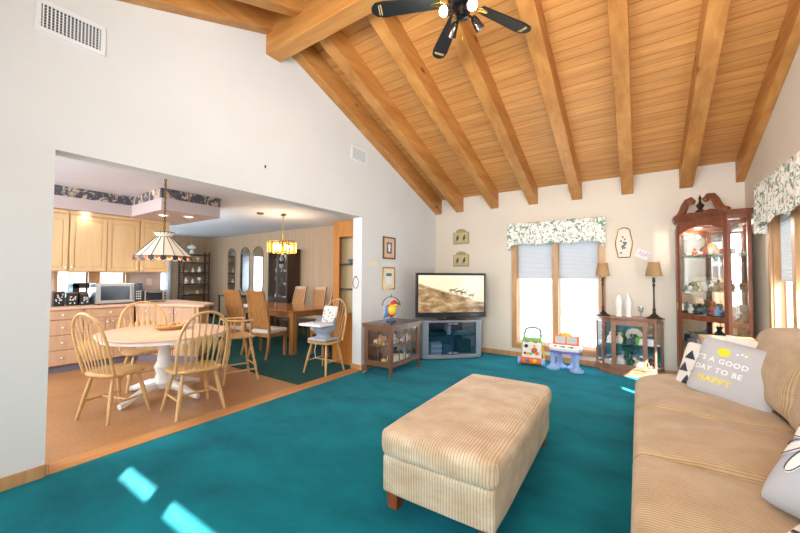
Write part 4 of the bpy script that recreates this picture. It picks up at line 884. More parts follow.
for i, (x, z, k) in enumerate(((0.02, 0.475, 1.35), (0.14, 0.455, 1.35), (0.22, 0.44, 1.2), (0.36, 0.395, 1.1))):
    m = MB(); q = 0.0015
    for (a, b_) in (((-0.04, 0.03), (0.035, 0.03)), ((0.03, 0.035), (0.055, 0.055)), ((0.05, 0.058), (0.065, 0.045)), ((-0.035, 0.03), (-0.04, -0.015)), ((-0.02, 0.025), (-0.018, -0.015)), ((0.02, 0.025), (0.02, -0.015)), ((0.035, 0.025), (0.038, -0.012)), ((-0.04, 0.03), (-0.055, 0.012))):
        r = 0.011 if a[1] == 0.03 and b_[1] == 0.03 else 0.004; m.tube([(x + a[0] * k, -0.034, z + a[1] * k), (x + b_[0] * k, -0.034, z + b_[1] * k)], r * k, 6, flat=(1, 0.12) if False else (1, 1))
    m.v = [(v[0], -0.0335 + (v[1] + 0.034) * 0.05, v[2]) for v in m.v]
    obj('pictured_horse', m, hm, s)

# ================================================================== GLASS SIDE CABINET (left wall)
CX0, CX1, CY0, CY1, CZ = 0.12, 0.60, -2.38, -1.62, 0.72
t = thing('glass_side_cabinet', 'brown side cabinet with muntined glass doors on curved feet by the left wall', 'side cabinet', ((CX0 + CX1) / 2, (CY0 + CY1) / 2, 0)); OX, OY = (CX0 + CX1) / 2, (CY0 + CY1) / 2
x2, y2 = (CX1 - CX0) / 2, (CY1 - CY0) / 2
obj('top', MB().bx(-x2 - .03, x2 + .03, -y2 - .03, y2 + .03, CZ - 0.022, CZ).bx(-x2 - .02, x2 + .02, -y2 - .02, y2 + .02, CZ - 0.05, CZ - 0.022), walnut, t, 0.006)
obj('glass_inlay', MB().bx(-x2 + .05, x2 - .05, -y2 + .05, y2 - .05, CZ, CZ + 0.003), dkblue_p, t)
obj('bottom', MB().bx(-x2, x2, -y2, y2, 0.13, 0.165), walnut, t, 0.004)
obj('back_panel', MB().bx(-x2, -x2 + 0.012, -y2 + .02, y2 - .02, 0.165, CZ - .05), walnut, t)
m = MB()
for sx in (-1, 1):
    for sy in (-1, 1): obj('corner_post', MB().bx(sx * x2 - (0.025 if sx > 0 else 0), sx * x2 + (0 if sx > 0 else 0.025), *(sorted((sy * y2, sy * y2 - sy * 0.025))), 0.165, CZ - 0.05), walnut, t, 0.002)
for sx in (-1, 1):
    for sy in (-1, 1): obj('foot', MB().tube([(sx * (x2 - .03), sy * (y2 - .03), 0.14), (sx * (x2 - .02), sy * (y2 - .02), 0.09), (sx * (x2 - .03), sy * (y2 - .03), 0.04), (sx * (x2 + .005), sy * (y2 + .005), 0.012), (sx * (x2 + .01), sy * (y2 + .01), 0.0)], [0.03, 0.026, 0.016, 0.02, 0.022], 8), walnut, t, 0, True)
def gdoor(axis, lo, hi, off, cols, rows, name):
    z0, z1 = 0.17, CZ - 0.055; q = 0.035; f = MB()
    def bb(a, b, c, d, th=0.01):
        if axis == 'x': f.bx(off - th, off + th, a, b, c, d)
        else: f.bx(a, b, off - th, off + th, c, d)
    bb(lo, lo + q, z0, z1); bb(hi - q, hi, z0, z1); bb(lo + q, hi - q, z0, z0 + q); bb(lo + q, hi - q, z1 - q, z1)
    for i in range(1, cols): c = lo + q + (hi - lo - 2 * q) * i / cols; bb(c - .006, c + .006, z0 + q, z1 - q, 0.006)
    for i in range(1, rows): c = z0 + q + (z1 - z0 - 2 * q) * i / rows; bb(lo + q, hi - q, c - .006, c + .006, 0.006)
    o = obj(name, f, walnut, t, 0.002); g = MB()
    if axis == 'x': g.bx(off - .001, off + .001, lo + q, hi - q, z0 + q, z1 - q)
    else: g.bx(lo + q, hi - q, off - .001, off + .001, z0 + q, z1 - q)
    obj('glass_pane', g, glass, o); return o
gdoor('y', -x2 + .025, x2 - .025, -y2 + .012, 2, 2, 'side_panel'); o = gdoor('x', -y2 + .025, y2 - .025, x2 - .012, 4, 2, 'door'); obj('knob', MB().ball((x2 + .01, 0.32, 0.42), 0.009, 8), brass, o)
gdoor('y', -x2 + .025, x2 - .025, y2 - .012, 2, 2, 'side_panel')
obj('inner_shelf', MB().bx(-x2 + .02, x2 - .03, -y2 + .03, y2 - .03, 0.405, 0.417), walnut, t)
fill_line((0.47, -2.28, 0.418), (0.47, -1.70, 0.418), 8, (0.10, 0.15), 'on the shelf of the glass side cabinet', ['white', 'slate', 'skyblue', 'cream', 'white', 'grey'], kinds_mix, 1.2, 31); fill_line((0.47, -2.28, 0.166), (0.47, -1.70, 0.166), 8, (0.11, 0.16), 'on the floor of the glass side cabinet', ['white', 'slate', 'cream', 'yellow', 'dark'], kinds_mix, 1.2, 32)
fill_line((0.2, -2.26, 0.418), (0.42, -2.26, 0.418), 3, (0.1, 0.14), 'on the shelf of the glass side cabinet', ['white', 'cream', 'tan'], kinds_mix, 0, 33); fill_line((0.2, -2.26, 0.166), (0.42, -2.26, 0.166), 3, (0.1, 0.14), 'on the floor of the glass side cabinet', ['dark', 'tan', 'yellow'], kinds_mix, 0, 34)
# parrot
t = thing('parrot_ornament', 'small red and yellow parrot ornament in a wire ring on the side cabinet', 'ornament', (0.31, -1.98, CZ + 0.004), math.radians(-56)); t.scale = (1.25, 1.35, 1.15)
obj('stand', MB().lathe([(0, 0), (0.055, 0), (0.06, 0.02), (0.02, 0.035), (0.02, 0.05), (0, 0.05)], n=14), P['slate'], t, 0, True)
obj('body', MB().ball((0, 0, 0.14), (0.045, 0.055, 0.09), 12).ball((0, 0.03, 0.235), 0.04, 10), P['red'], t, 0, True); obj('breast', MB().ball((0.03, 0.01, 0.15), (0.035, 0.05, 0.07), 10).ball((0.015, 0.045, 0.21), 0.028, 8), P['yellow'], t, 0, True)
obj('wing', MB().ball((-0.0, -0.045, 0.13), (0.03, 0.025, 0.085), 8).tube([(0, -0.05, 0.1), (0, -0.085, 0.03)], [0.025, 0.01], 6), P['blue'], t, 0, True); obj('beak', MB().tube([(0.01, 0.06, 0.24), (0.012, 0.085, 0.225), (0.012, 0.08, 0.205)], [0.014, 0.009, 0.003], 6), P['dark'], t)
obj('ring', MB().tube([(0, 0.10 * math.cos(a), 0.20 + 0.12 * math.sin(a)) for a in [PI * i / 16 for i in range(17)]], 0.005, 6).tube([(0, 0, 0.32), (0, 0, 0.355)], 0.005, 6), P['dark'], t, 0, True)

# ================================================================== TOYS
t = thing('baby_walker', 'green white and orange push walker toy under the far window', 'toy walker', (1.99, -0.44, 0), math.radians(4))
b = MB(); b.rbox((0, 0.0, 0.20), (0.145, 0.045, 0.15), 0.03, n=3, mat=Matrix.Translation((0, 0, 0.22)) @ Matrix.Rotation(math.radians(-12), 4, 'X')); obj('activity_panel', b, P['white'], t, 0, True)
obj('base', MB().rbox((0, -0.01, 0.075), (0.155, 0.10, 0.05), 0.03, n=3), P['orange'], t, 0, True)
obj('header', MB().rbox((0, 0.03, 0.375), (0.15, 0.04, 0.055), 0.03, n=3), P['green'], t, 0, True)
obj('handle', MB().tube([(-0.12, 0.04, 0.36), (-0.13, 0.09, 0.45), (-0.11, 0.13, 0.545), (-0.04, 0.145, 0.575), (0.04, 0.145, 0.575), (0.11, 0.13, 0.545), (0.13, 0.09, 0.45), (0.12, 0.04, 0.36)], 0.021, 10), P['sage'], t, 0, True)
for s in (-1, 1): obj('wheel', MB().tube([(s * 0.155, -0.04, 0.06), (s * 0.2, -0.04, 0.06)], 0.058, 18), P['skyblue'], t, 0, True); obj('rear_frame', MB().tube([(s * 0.15, 0.03, 0.33), (s * 0.17, 0.12, 0.12), (s * 0.17, 0.16, 0.03)], 0.018, 8), P['yellow'], t, 0, True)
for (x, z, c, r) in ((-0.075, 0.30, 'dark', 0.028), (0.05, 0.24, 'terracotta', 0.045), (-0.09, 0.19, 'red', 0.02), (-0.045, 0.19, 'yellow', 0.02), (0.0, 0.185, 'green', 0.02), (0.05, 0.31, 'yellow', 0.022), (0.09, 0.2, 'orange', 0.03)):
    obj('toy_button', MB().lathe([(0, 0), (r, 0), (r, 0.018), (r * 0.7, 0.028), (0, 0.03)], n=14, mat=Matrix.Translation((x, -0.062 + (z - 0.22) * 0.2, z)) @ Matrix.Rotation(PI / 2, 4, 'X')), P[c], t, 0, True)
for (x, c) in ((-0.05, 'purple'), (0.06, 'yellow')): obj('toy_button', MB().lathe([(0, 0), (0.03, 0), (0.03, 0.012), (0, 0.02)], n=14, mat=Matrix.Translation((x, -0.11, 0.085)) @ Matrix.Rotation(PI / 2, 4, 'X')), P[c], t, 0, True)
for x in (-0.07, 0.06): obj('header_figure', MB().ball((x, -0.012, 0.37), (0.04, 0.01, 0.032), 10), P['khaki'], t, 0, True)
t = thing('toy_piano_table', 'white toy piano with orange book and blue legs between walker and low cabinet', 'toy piano', (2.49, -0.42, 0), 0)
obj('keyboard_body', MB().prism([(-0.23, -0.06), (-0.2, -0.15), (0, -0.18), (0.2, -0.15), (0.23, -0.06), (0.22, 0.1), (-0.22, 0.1)], 'z', 0.29, 0.345), P['white'], t, 0.015); obj('underside', MB().prism([(-0.225, -0.06), (-0.195, -0.145), (0, -0.175), (0.195, -0.145), (0.225, -0.06), (0.21, 0.09), (-0.21, 0.09)], 'z', 0.255, 0.29), P['purple'], t, 0.01)
for i in range(8): obj('piano_key', MB().bx(-0.15 + i * 0.038, -0.115 + i * 0.038, -0.13, -0.05, 0.345, 0.358), P[('red', 'white', 'green', 'blue', 'white', 'yellow', 'teal', 'white')[i]], t, 0.002)
Mt = Matrix.Translation((0, 0.03, 0.43)) @ Matrix.Rotation(math.radians(-15), 4, 'X')
obj('book_frame', MB().rbox((0, 0, 0), (0.185, 0.018, 0.075), 0.015, n=3, mat=Mt), P['orange'], t, 0, True)
for s in (-1, 1): m = MB().bx(*(sorted((s * 0.012, s * 0.15))), -0.024, -0.016, -0.05, 0.055, 0, Mt); obj('book_page', m, P['grey'], t)
obj('sun_top', MB().ball((0, 0.04, 0.505), (0.085, 0.02, 0.045), 14), P['yellow'], t, 0, True)
for (x, y) in ((-0.17, -0.08), (0.16, -0.1), (-0.1, 0.07), (0.1, 0.07)):
    obj('leg', MB().lathe([(0, 0), (0.095, 0), (0.098, 0.02), (0.05, 0.055), (0.036, 0.09), (0.042, 0.26), (0, 0.26)], (x, y, 0), n=18), P['skyblue'], t, 0, True)
# power outlets
for (y, z, lab) in ((-0.5, 0, 0),)[:0]: pass

# ================================================================== KITCHEN
def knob_mb(p, ax='x'): return MB().ball(p, (0.012, 0.014, 0.014), 10).cyl((p[0] - 0.018, p[1], p[2]), p, 0.006, n=8)
def front_panel(mb, x, y0, y1, z0, z1, raised=True):
    q = 0.045
    mb.bx(x, x + 0.010, y0, y1, z0, z1); mb.bx(x + .010, x + 0.022, y0, y0 + q, z0, z1); mb.bx(x + .010, x + 0.022, y1 - q, y1, z0, z1); mb.bx(x + .010, x + 0.022, y0 + q, y1 - q, z0, z0 + q); mb.bx(x + .010, x + 0.022, y0 + q, y1 - q, z1 - q, z1)
    mb.bx(x + 0.010, x + 0.020, y0 + q + .014, y1 - q - .014, z0 + q + .014, z1 - q - .014)
FXB = -3.42
def base_cab(y0, y1, kind, label):
    t = thing('base_cabinet', label, 'kitchen cabinet', (FXB, (y0 + y1) / 2, 0), 0, None); c = (y0 + y1) / 2; a, b = y0 - c + 0.004, y1 - c - 0.004
    obj('carcass', MB().bx(-0.55, -0.001, y0 - c, y1 - c, 0.10, 0.89), cab_m, t); obj('toe_kick', MB().bx(-0.5, -0.03, y0 - c, y1 - c, 0.0, 0.10), flat('mauve_toe_kick', srgb(120, 116, 132), 0.6) if 'mauve_toe_kick' not in bpy.data.materials else bpy.data.materials['mauve_toe_kick'], t)
    if kind == 'drawers':
        for (z0, z1) in ((0.755, 0.885), (0.54, 0.745), (0.325, 0.53), (0.11, 0.315)):
            m = MB(); m.bx(0, 0.02, a, b, z0, z1); o = obj('drawer', m, cab_m, t, 0.004); obj('knob', knob_mb((0.035, 0, (z0 + z1) / 2)), porcelain, o, 0, True)
    else:
        m = MB(); m.bx(0, 0.02, a, b, 0.755, 0.885); o = obj('drawer', m, cab_m, t, 0.004); obj('knob', knob_mb((0.035, 0, 0.82)), porcelain, o, 0, True)
        for s in (-1, 1):
            m = MB(); yy = sorted((s * 0.003, s * (b - a) / 2)); front_panel(m, 0, yy[0], yy[1], 0.11, 0.745); o = obj('door', m, cab_m, t, 0.004); obj('knob', knob_mb((0.035, s * 0.04, 0.68)), porcelain, o, 0, True)
    return t
base_cab(-5.7, -5.115, 'drawers', 'pale maple base cabinet half hidden behind the wall edge'); base_cab(-5.11, -4.65, 'drawers', 'pale maple base cabinet with four drawers, leftmost in view'); base_cab(-4.645, -4.02, 'doors', 'pale maple base cabinet with drawer and two doors behind the breakfast table')
# angled peninsula
PA, PB, PC_, PD = (-3.42, -3.98), (-2.42, -3.48), (-2.66, -3.19), (-3.95, -3.19)
t = thing('peninsula_cabinet', 'pale maple peninsula cabinet end of the kitchen run', 'kitchen cabinet', (PA[0], PA[1], 0))
pp = [(x - PA[0], y - PA[1]) for x, y in (PA, PB, PC_, PD, (-3.97, -3.99))]
obj('carcass', MB().prism(pp, 'z', 0.10, 0.89), cab_m, t); obj('toe_kick', MB().prism([(x * 0.96 + .0, y * 0.94 + 0.03) for x, y in pp], 'z', 0, 0.10), bpy.data.materials['mauve_toe_kick'], t)
d = Vector((PB[0] - PA[0], PB[1] - PA[1], 0)); Ln = d.length; d.normalize(); Mpn = Matrix(((d.x, d.y, 0, 0), (d.y, -d.x, 0, 0), (0, 0, 1, 0), (0, 0, 0, 1)))
for (a, b, z0, z1) in ((0.06, 0.34, 0.755, 0.885), (0.06, 0.34, 0.11, 0.745), (0.36, 0.68, 0.11, 0.885), (0.70, 1.06, 0.11, 0.885)):
    m = MB().bx(a, b, 0.0, 0.02, z0, z1); 
    if z1 - z0 > 0.3: m.bx(a + .045, b - .045, 0.02, 0.026, z0 + .045, z1 - .045)
    m.v = [tuple(Mpn @ Vector(v)) for v in m.v]; o = obj('drawer' if z1 - z0 < 0.3 else 'door', m, cab_m, t, 0.004)
    kx = (a + b) / 2 if z1 - z0 < 0.3 else (b - 0.04 if a < 0.5 else a + 0.04); k = MB().ball((kx, 0.035, (z0 + z1) / 2 if z1 - z0 < .3 else z1 - 0.08), 0.014, 10); k.v = [tuple(Mpn @ Vector(v)) for v in k.v]; obj('knob', k, porcelain, o, 0, True)
ct = MB().prism([(-4.0, -5.75), (-3.38, -5.75), (-3.38, -4.02), (-2.36, -3.50), (-2.33, -3.44), (-2.63, -3.13), (-4.0, -3.13)], 'z', 0.892, 0.932)
tag(obj('countertop', ct, pinktop, None, 0.006), 'pale pink laminate kitchen countertop', 'countertop')
def upper(y0, y1, label, doors):
    t = thing('wall_cabinet', label, 'kitchen cabinet', (-3.62, (y0 + y1) / 2, 1.45)); c = (y0 + y1) / 2; H = SZ - 1.45 - 0.002
    obj('carcass', MB().bx(-0.375, 0, y0 - c, y1 - c, 0, H), upcab_m, t)
    obj('crown_strip', MB().bx(0, 0.03, y0 - c, y1 - c, H - 0.05, H), upcab_m, t, 0.006)
    for (a, b, s) in doors:
        a -= c; b -= c; m = MB(); a += .004; b -= .004; zt0 = H - 0.06; m.bx(0, 0.010, a, b, 0.01, zt0); K = 12; q = 0.05; w_ = b - a - 2 * q; zt_ = H - 0.12
        m.bx(0.010, 0.024, a, a + q, 0.01, zt0); m.bx(0.010, 0.024, b - q, b, 0.01, zt0); m.bx(0.010, 0.024, a + q, b - q, 0.01, 0.06)
        arch = [(b - q - w_ * i / K, zt_ - 0.035 * (1 - math.sin(PI * i / K))) for i in range(K + 1)]
        m.prism([(b - q, zt0)] + arch + [(a + q, zt0)], 'x', 0.010, 0.024)
        c_ = (a + b) / 2; m.prism([(a + q + .014, 0.074), (b - q - .014, 0.074)] + [(c_ + (y_ - c_) * (1 - .028 / w_), z_ - 0.016) for y_, z_ in arch], 'x', 0.010, 0.021)
        o = obj('door', m, upcab_m, t, 0.004); obj('knob', knob_mb((0.035, (b - 0.03) if s > 0 else (a + 0.03), 0.06)), porcelain, o, 0, True)
upper(-5.24, -4.80, 'honey maple wall cabinet, leftmost, cut by the wall edge', [(-5.24, -4.80, 1)]); upper(-4.795, -3.90, 'honey maple wall cabinet with two arched doors in the middle', [(-4.79, -4.345, -1), (-4.34, -3.905, 1)]); upper(-3.895, -3.45, 'honey maple wall cabinet behind the stained glass pendant', [(-3.895, -3.45, -1)])
# counter items
ZT = 0.933
pat = flat('mug_pattern_white', srgb(225, 225, 225), 0.5)
for i, (y, nme) in enumerate(((-4.87, 'leftmost'), (-4.72, 'middle'), (-4.585, 'rightmost'))):
    t = thing('patterned_canister', 'black square canister with white pattern, %s of three on the counter' % nme, 'canister', (-3.72, y, ZT), 0, 'patterned canisters on the counter')
    s = 0.062 - 0.004 * i; h = 0.20 - 0.022 * i; obj('body', MB().bx(-s, s, -s, s, 0, h), black_p, t, 0.006); obj('lid', MB().bx(-s, s, -s, s, h, h + 0.02), P['brown'], t, 0.004)
    m = MB(); rr = random.Random(i)
    for k in range(14): yy = rr.uniform(-s * .75, s * .55); zz = rr.uniform(0.025, h - 0.04); m.bx(s, s + 0.002, yy, yy + rr.uniform(0.008, 0.02), zz, zz + rr.uniform(0.01, 0.03))
    obj('pattern', m, pat, t)
t = thing('microwave', 'stainless steel countertop microwave with black door window', 'microwave', (-3.72, -4.17, ZT)); obj('body', MB().bx(-0.18, 0.16, -0.31, 0.31, 0.012, 0.335), steel, t, 0.008)
o = obj('door', MB().bx(0.16, 0.175, -0.305, 0.19, 0.02, 0.33), steel, t, 0.004); obj('door_window', MB().bx(0.175, 0.178, -0.25, 0.13, 0.065, 0.29), dkblue_p, o, 0.002); obj('handle', MB().tube([(0.178, 0.165, 0.06), (0.205, 0.165, 0.08), (0.205, 0.165, 0.27), (0.178, 0.165, 0.29)], 0.009, 8), steel, o, 0, True)
obj('control_panel', MB().bx(0.16, 0.176, 0.2, 0.305, 0.02, 0.33), dkblue_p, t, 0.003)
m = MB()
for i in range(4):
    for j in range(3): m.bx(0.176, 0.178, 0.215 + j * 0.028, 0.235 + j * 0.028, 0.06 + i * 0.04, 0.085 + i * 0.04)
obj('buttons', m, P['grey'], t)
for (x, y) in ((-.14, -.25), (.13, -.25), (-.14, .25), (.13, .25)): obj('foot', MB().cyl((x, y, 0), (x, y, 0.014), 0.015), black_p, t)
t = thing('toaster_oven', 'low silver toaster oven right of the microwave', 'toaster oven', (-3.72, -3.63, ZT)); obj('body', MB().bx(-0.14, 0.13, -0.185, 0.165, 0.012, 0.20), steel, t, 0.008); obj('door', MB().bx(0.13, 0.14, -0.165, 0.085, 0.03, 0.185), dkblue_p, t, 0.003); obj('handle', MB().tube([(0.155, -0.14, 0.17), (0.155, 0.06, 0.17)], 0.006, 8), steel, t)
obj('knobs', MB().cyl((0.13, 0.125, 0.15), (0.15, 0.125, 0.15), 0.015).cyl((0.13, 0.125, 0.10), (0.15, 0.125, 0.10), 0.015).cyl((0.13, 0.125, 0.05), (0.15, 0.125, 0.05), 0.015), black_p, t, 0, True); obj('foot', MB().bx(-0.12, 0.11, -0.16, 0.14, 0, 0.012), black_p, t)
t = thing('coffee_maker', 'clear and black coffee maker behind the canisters', 'coffee maker', (-3.85, -4.60, ZT)); obj('body', MB().bx(-0.08, 0.08, -0.10, -0.02, 0, 0.33).bx(-0.08, 0.08, -0.10, 0.1, 0.26, 0.34).bx(-0.08, 0.08, -0.1, 0.1, 0, 0.03), black_p, t, 0.006); obj('water_tank', MB().bx(-0.07, 0.085, -0.2, -0.105, 0.02, 0.33), glass_mat('tank_plastic', (0.6, 0.72, 0.8, 1), 0.25), t, 0.004); obj('carafe', MB().lathe([(0, 0.03), (0.06, 0.03), (0.07, 0.1), (0.045, 0.2), (0, 0.2)], (0.0, 0.045, 0), n=14), dkblue_p, t, 0, True)
t = thing('light_switch', 'cream light switch plate on the mauve wall under the last wall cabinet', 'light switch', (-4.0, -3.60, 1.22)); obj('plate', MB().bx(0.0005, 0.007, -0.04, 0.04, 0, 0.12), cream_p, t, 0.002); obj('toggle', MB().bx(0.007, 0.015, -0.006, 0.006, 0.05, 0.07), cream_p, t)

# ================================================================== BREAKFAST TABLE
TX, TY = -1.20, -4.45
t = thing('breakfast_table', 'oval breakfast table with pale top and white pedestal base', 'table', (TX, TY, 0))
def ellip(rx, ry, z0, z1, n_=48): return MB().prism([(rx * math.cos(2 * PI * i / n_), ry * math.sin(2 * PI * i / n_)) for i in range(n_)], 'z', z0, z1)
obj('tabletop', ellip(0.72, 0.64, 0.722, 0.745), pinktop, t, 0.006); obj('apron', ellip(0.70, 0.62, 0.685, 0.722), white_p, t, 0.004)
obj('pedestal', MB().lathe([(0, 0.10), (0.12, 0.10), (0.13, 0.16), (0.09, 0.20), (0.075, 0.26), (0.10, 0.34), (0.07, 0.40), (0.06, 0.55), (0.085, 0.62), (0.12, 0.66), (0.12, 0.685), (0, 0.685)], n=20), white_p, t, 0, True)
for k in range(4):
    a = PI / 4 + k * PI / 2 - 0.45; dd = Vector((math.cos(a), math.sin(a), 0))
    obj('pedestal_foot', MB().tube([dd * 0.05 + Vector((0, 0, 0.13)), dd * 0.2 + Vector((0, 0, 0.12)), dd * 0.36 + Vector((0, 0, 0.07)), dd * 0.46 + Vector((0, 0, 0.035)), dd * 0.50 + Vector((0, 0, 0.03))], [0.055, 0.05, 0.04, 0.034, 0.03], 8), white_p, t, 0, True)
t = thing('wicker_tray', 'shallow tan woven bread basket on the breakfast table', 'basket', (TX - 0.10, TY + 0.12, 0.7465))
obj('basket', MB().lathe([(0, 0), (0.12, 0), (0.17, 0.045), (0.165, 0.05), (0.115, 0.012), (0, 0.01)], n=24, sx=1, sy=1.15), wick, t, 0, True)
m = MB(); rr = random.Random(4)
for i in range(7): m.tube([(rr.uniform(-.08, .08), -0.15 + i * 0.05, 0.05), (rr.uniform(-.05, .05), -0.13 + i * 0.05, 0.07), (rr.uniform(-.08, .08), -0.10 + i * 0.05, 0.05)], 0.012, 6)
obj('woven_rim', m, P['tan'], t, 0, True)

# ------------------------------------------------------------------ WINDSOR CHAIRS (front = -Y local, back hoop at +Y)
def windsor(label, group, arrow=True, nsp=7):
    t = thing('windsor_chair', label, 'chair', (0, 0, 0), 0, group)
    seat = MB(); N = 36; top = []; pts = []
    for i in range(N):
        a = 2 * PI * i / N; c, s = math.cos(a), math.sin(a); e_ = 0.62; x = 0.215 * math.copysign(abs(c) ** e_, c); y = 0.20 * math.copysign(abs(s) ** e_, s)
        if y < 0: x *= 1.06
        pts.append((x, y))
    vs = []
    for (k, z) in ((0.90, 0.415), (1.0, 0.43), (1.0, 0.445), (0.93, 0.455), (0.6, 0.445), (0.0, 0.442)):
        vs += [(x * k, y * k, z) for x, y in pts]
    fs = [(r * N + i, r * N + (i + 1) % N, (r + 1) * N + (i + 1) % N, (r + 1) * N + i) for r in range(5) for i in range(N)] + [tuple(range(N))[::-1]]
    seat.add(vs, fs); obj('seat', seat, chair_m, t, 0, True)
    hp = []; K = 22
    for i in range(K + 1):
        a = PI * i / K; x = -0.205 * math.cos(a) * (1 + 0.24 * math.sin(a)); zz = 0.44 + 0.60 * (math.sin(a) ** 0.62); y = 0.155 + 0.15 * (zz - 0.44) / 0.6 ; hp.append((x, y, zz))
    obj('back_hoop', MB().tube(hp, 0.0135, 8), chair_m, t, 0, True)
    for i in range(nsp):
        f = (i + 1) / (nsp + 1); xb = (f - 0.5) * 0.34; xt = (f - 0.5) * 0.46; az = math.acos(max(-1, min(1, -xt / 0.245))); zt_ = 0.44 + 0.60 * (math.sin(az) ** 0.62) - 0.008; yt = 0.155 + 0.15 * (zt_ - 0.44) / 0.6
        pb = Vector((xb, 0.165, 0.45)); pt_ = Vector((xt, yt, zt_)); pth = [pb + (pt_ - pb) * q for q in (0, 0.08, 0.32, 0.55, 0.62, 1)]
        if arrow: r = [0.006, 0.008, 0.010, 0.026, 0.008, 0.005]
        else: r = [0.006, 0.008, 0.009, 0.008, 0.007, 0.005]
        obj('spindle', MB().tube(pth, r, 8, flat=(1, 0.45) if arrow else (1, 1), up=(0, 1, 0.0)), chair_m, t, 0, True)
    L4 = {}
    for sx in (-1, 1):
        for sy in (-1, 1):
            tp = Vector((sx * 0.135, sy * 0.12, 0.425)); bt = Vector((sx * 0.205, sy * 0.205, 0)); L4[(sx, sy)] = (tp, bt)
            obj('leg', MB().tube([tp, tp.lerp(bt, 0.35), tp.lerp(bt, 0.55), tp.lerp(bt, 0.93), bt], [0.012, 0.019, 0.019, 0.013, 0.014], 10), chair_m, t, 0, True)
    mids = []
    for sx in (-1, 1):
        a = L4[(sx, -1)][0].lerp(L4[(sx, -1)][1], 0.6); b = L4[(sx, 1)][0].lerp(L4[(sx, 1)][1], 0.6); obj('stretcher', MB().tube([a, a.lerp(b, 0.5), b], [0.008, 0.013, 0.008], 8), chair_m, t, 0, True); mids.append(a.lerp(b, 0.5))
    obj('stretcher', MB().tube([mids[0], mids[0].lerp(mids[1], 0.5), mids[1]], [0.008, 0.012, 0.008], 8), chair_m, t, 0, True)
    return t
gW = 'windsor chairs around the breakfast table'
# local front is -Y: chair facing direction D -> rz such that -Y maps to D
def face(dx, dy): return math.atan2(dx, -dy)
c0 = windsor('hoop-back wooden chair left of the breakfast table, seen from the side', gW); c0.location = (-0.94, -4.99, 0.0); c0.rotation_euler = (0, 0, face(-0.34, 1))
dup(c0, (-0.44, -4.47, 0), face(-1, 0.10), 'hoop-back wooden chair nearest the teal carpet, its back to the room', gW, (1.1, 1.05, 1.0)); dup(c0, (-1.80, -4.40, 0), face(1, -0.12), 'hoop-back wooden chair behind the breakfast table by the cabinets', gW, (1.22, 1.05, 1.0))
c3 = windsor('hoop-back wooden chair carrying the baby seat beside the opening jamb', None, False, 8); c3.location = (-0.42, -2.65, 0.004); c3.rotation_euler = (0, 0, face(0.10, -1)); c3['category'] = 'chair'
# tall stool chair
t = thing('youth_chair', 'tall turned-leg youth chair with arm rail right of the breakfast table', 'high chair', (-1.10, -3.60, 0), face(0.3, 1))
obj('seat', MB().rbox((0, 0, 0.585), (0.185, 0.175, 0.015), 0.012, n=3), chair_m, t, 0, True)
obj('arm_rail', MB().tube([(-0.19, -0.14, 0.80), (-0.2, 0.0, 0.80), (-0.17, 0.15, 0.81), (0, 0.20, 0.82), (0.17, 0.15, 0.81), (0.2, 0.0, 0.80), (0.19, -0.14, 0.80)], 0.032, 8, flat=(1, 0.4)), chair_m, t, 0, True)
for (x, y) in ((-0.18, -0.12), (-0.185, 0), (-0.15, 0.13), (-0.06, 0.175), (0.06, 0.175), (0.15, 0.13), (0.185, 0), (0.18, -0.12)): obj('spindle', MB().lathe([(0.008, 0.59), (0.013, 0.63), (0.007, 0.66), (0.014, 0.70), (0.008, 0.74), (0.009, 0.80)], (x * 0.95, y * 0.95, 0), n=8), chair_m, t, 0, True)
for sx in (-1, 1):
    for sy in (-1, 1):
        tp = Vector((sx * 0.13, sy * 0.12, 0.575)); bt = Vector((sx * 0.215, sy * 0.215, 0)); obj('leg', MB().tube([tp.lerp(bt, q) for q in (0, .15, .2, .25, .45, .5, .55, .75, .8, .85, 1)], [0.015, .02, .013, .021, .018, .012, .02, .017, .011, .018, .011], 10), chair_m, t, 0, True)
for (a, b) in (((-1, -1), (-1, 1)), ((1, -1), (1, 1)), ((-1, 1), (1, 1)), ((-1, -1), (1, -1))):
    z = 0.2 if a[1] == b[1] else 0.15; k = 0.215 - 0.085 * z / 0.575; obj('stretcher', MB().tube([(a[0] * k, a[1] * k, z), (b[0] * k, b[1] * k, z)], 0.011, 8), chair_m, t, 0, True)

# ------------------------------------------------------------------ BABY BOOSTER SEAT on c3
t = thing('baby_booster_seat', 'grey and white baby booster seat with tray strapped on the wooden chair', 'booster seat', (-0.42, -2.665, 0.463), face(0.10, -1))
bgrey = flat('booster_grey_plastic', srgb(150, 160, 176), 0.4)
obj('base', MB().rbox((0, 0.0, 0.02), (0.17, 0.16, 0.02), 0.018, n=3), flat('booster_base', srgb(176, 180, 190), 0.45), t, 0, True)
obj('pedestal', MB().lathe([(0, 0.03), (0.13, 0.03), (0.10, 0.08), (0.11, 0.12), (0, 0.12)], n=20), bgrey, t, 0, True)
m = MB(); vs = []; fs = []; N = 20
for k, (r, z) in enumerate(((0.10, 0.10), (0.155, 0.13), (0.17, 0.20), (0.172, 0.27), (0.155, 0.27), (0.14, 0.2), (0.09, 0.14))):
    for i in range(N): a = 2 * PI * i / N; vs.append((r * math.cos(a), r * math.sin(a) * 0.95 + 0.01, z + (0.06 if math.sin(a) > 0.3 and k in (3, 4) else 0)))
fs = [(k * N + i, k * N + (i + 1) % N, (k + 1) * N + (i + 1) % N, (k + 1) * N + i) for k in range(6) for i in range(N)]; m.add(vs, fs); m.v and None
obj('bucket', m, bgrey, t, 0, True)
obj('padded_back', MB().rbox((0, 0, 0), (0.13, 0.025, 0.15), 0.024, n=4, mat=Matrix.Translation((0, 0.13, 0.34)) @ Matrix.Rotation(math.radians(-16), 4, 'X')), None or flat('patterned_pad', srgb(226, 222, 218), 0.9), t, 0, True)
m = MB(); rr = random.Random(9)
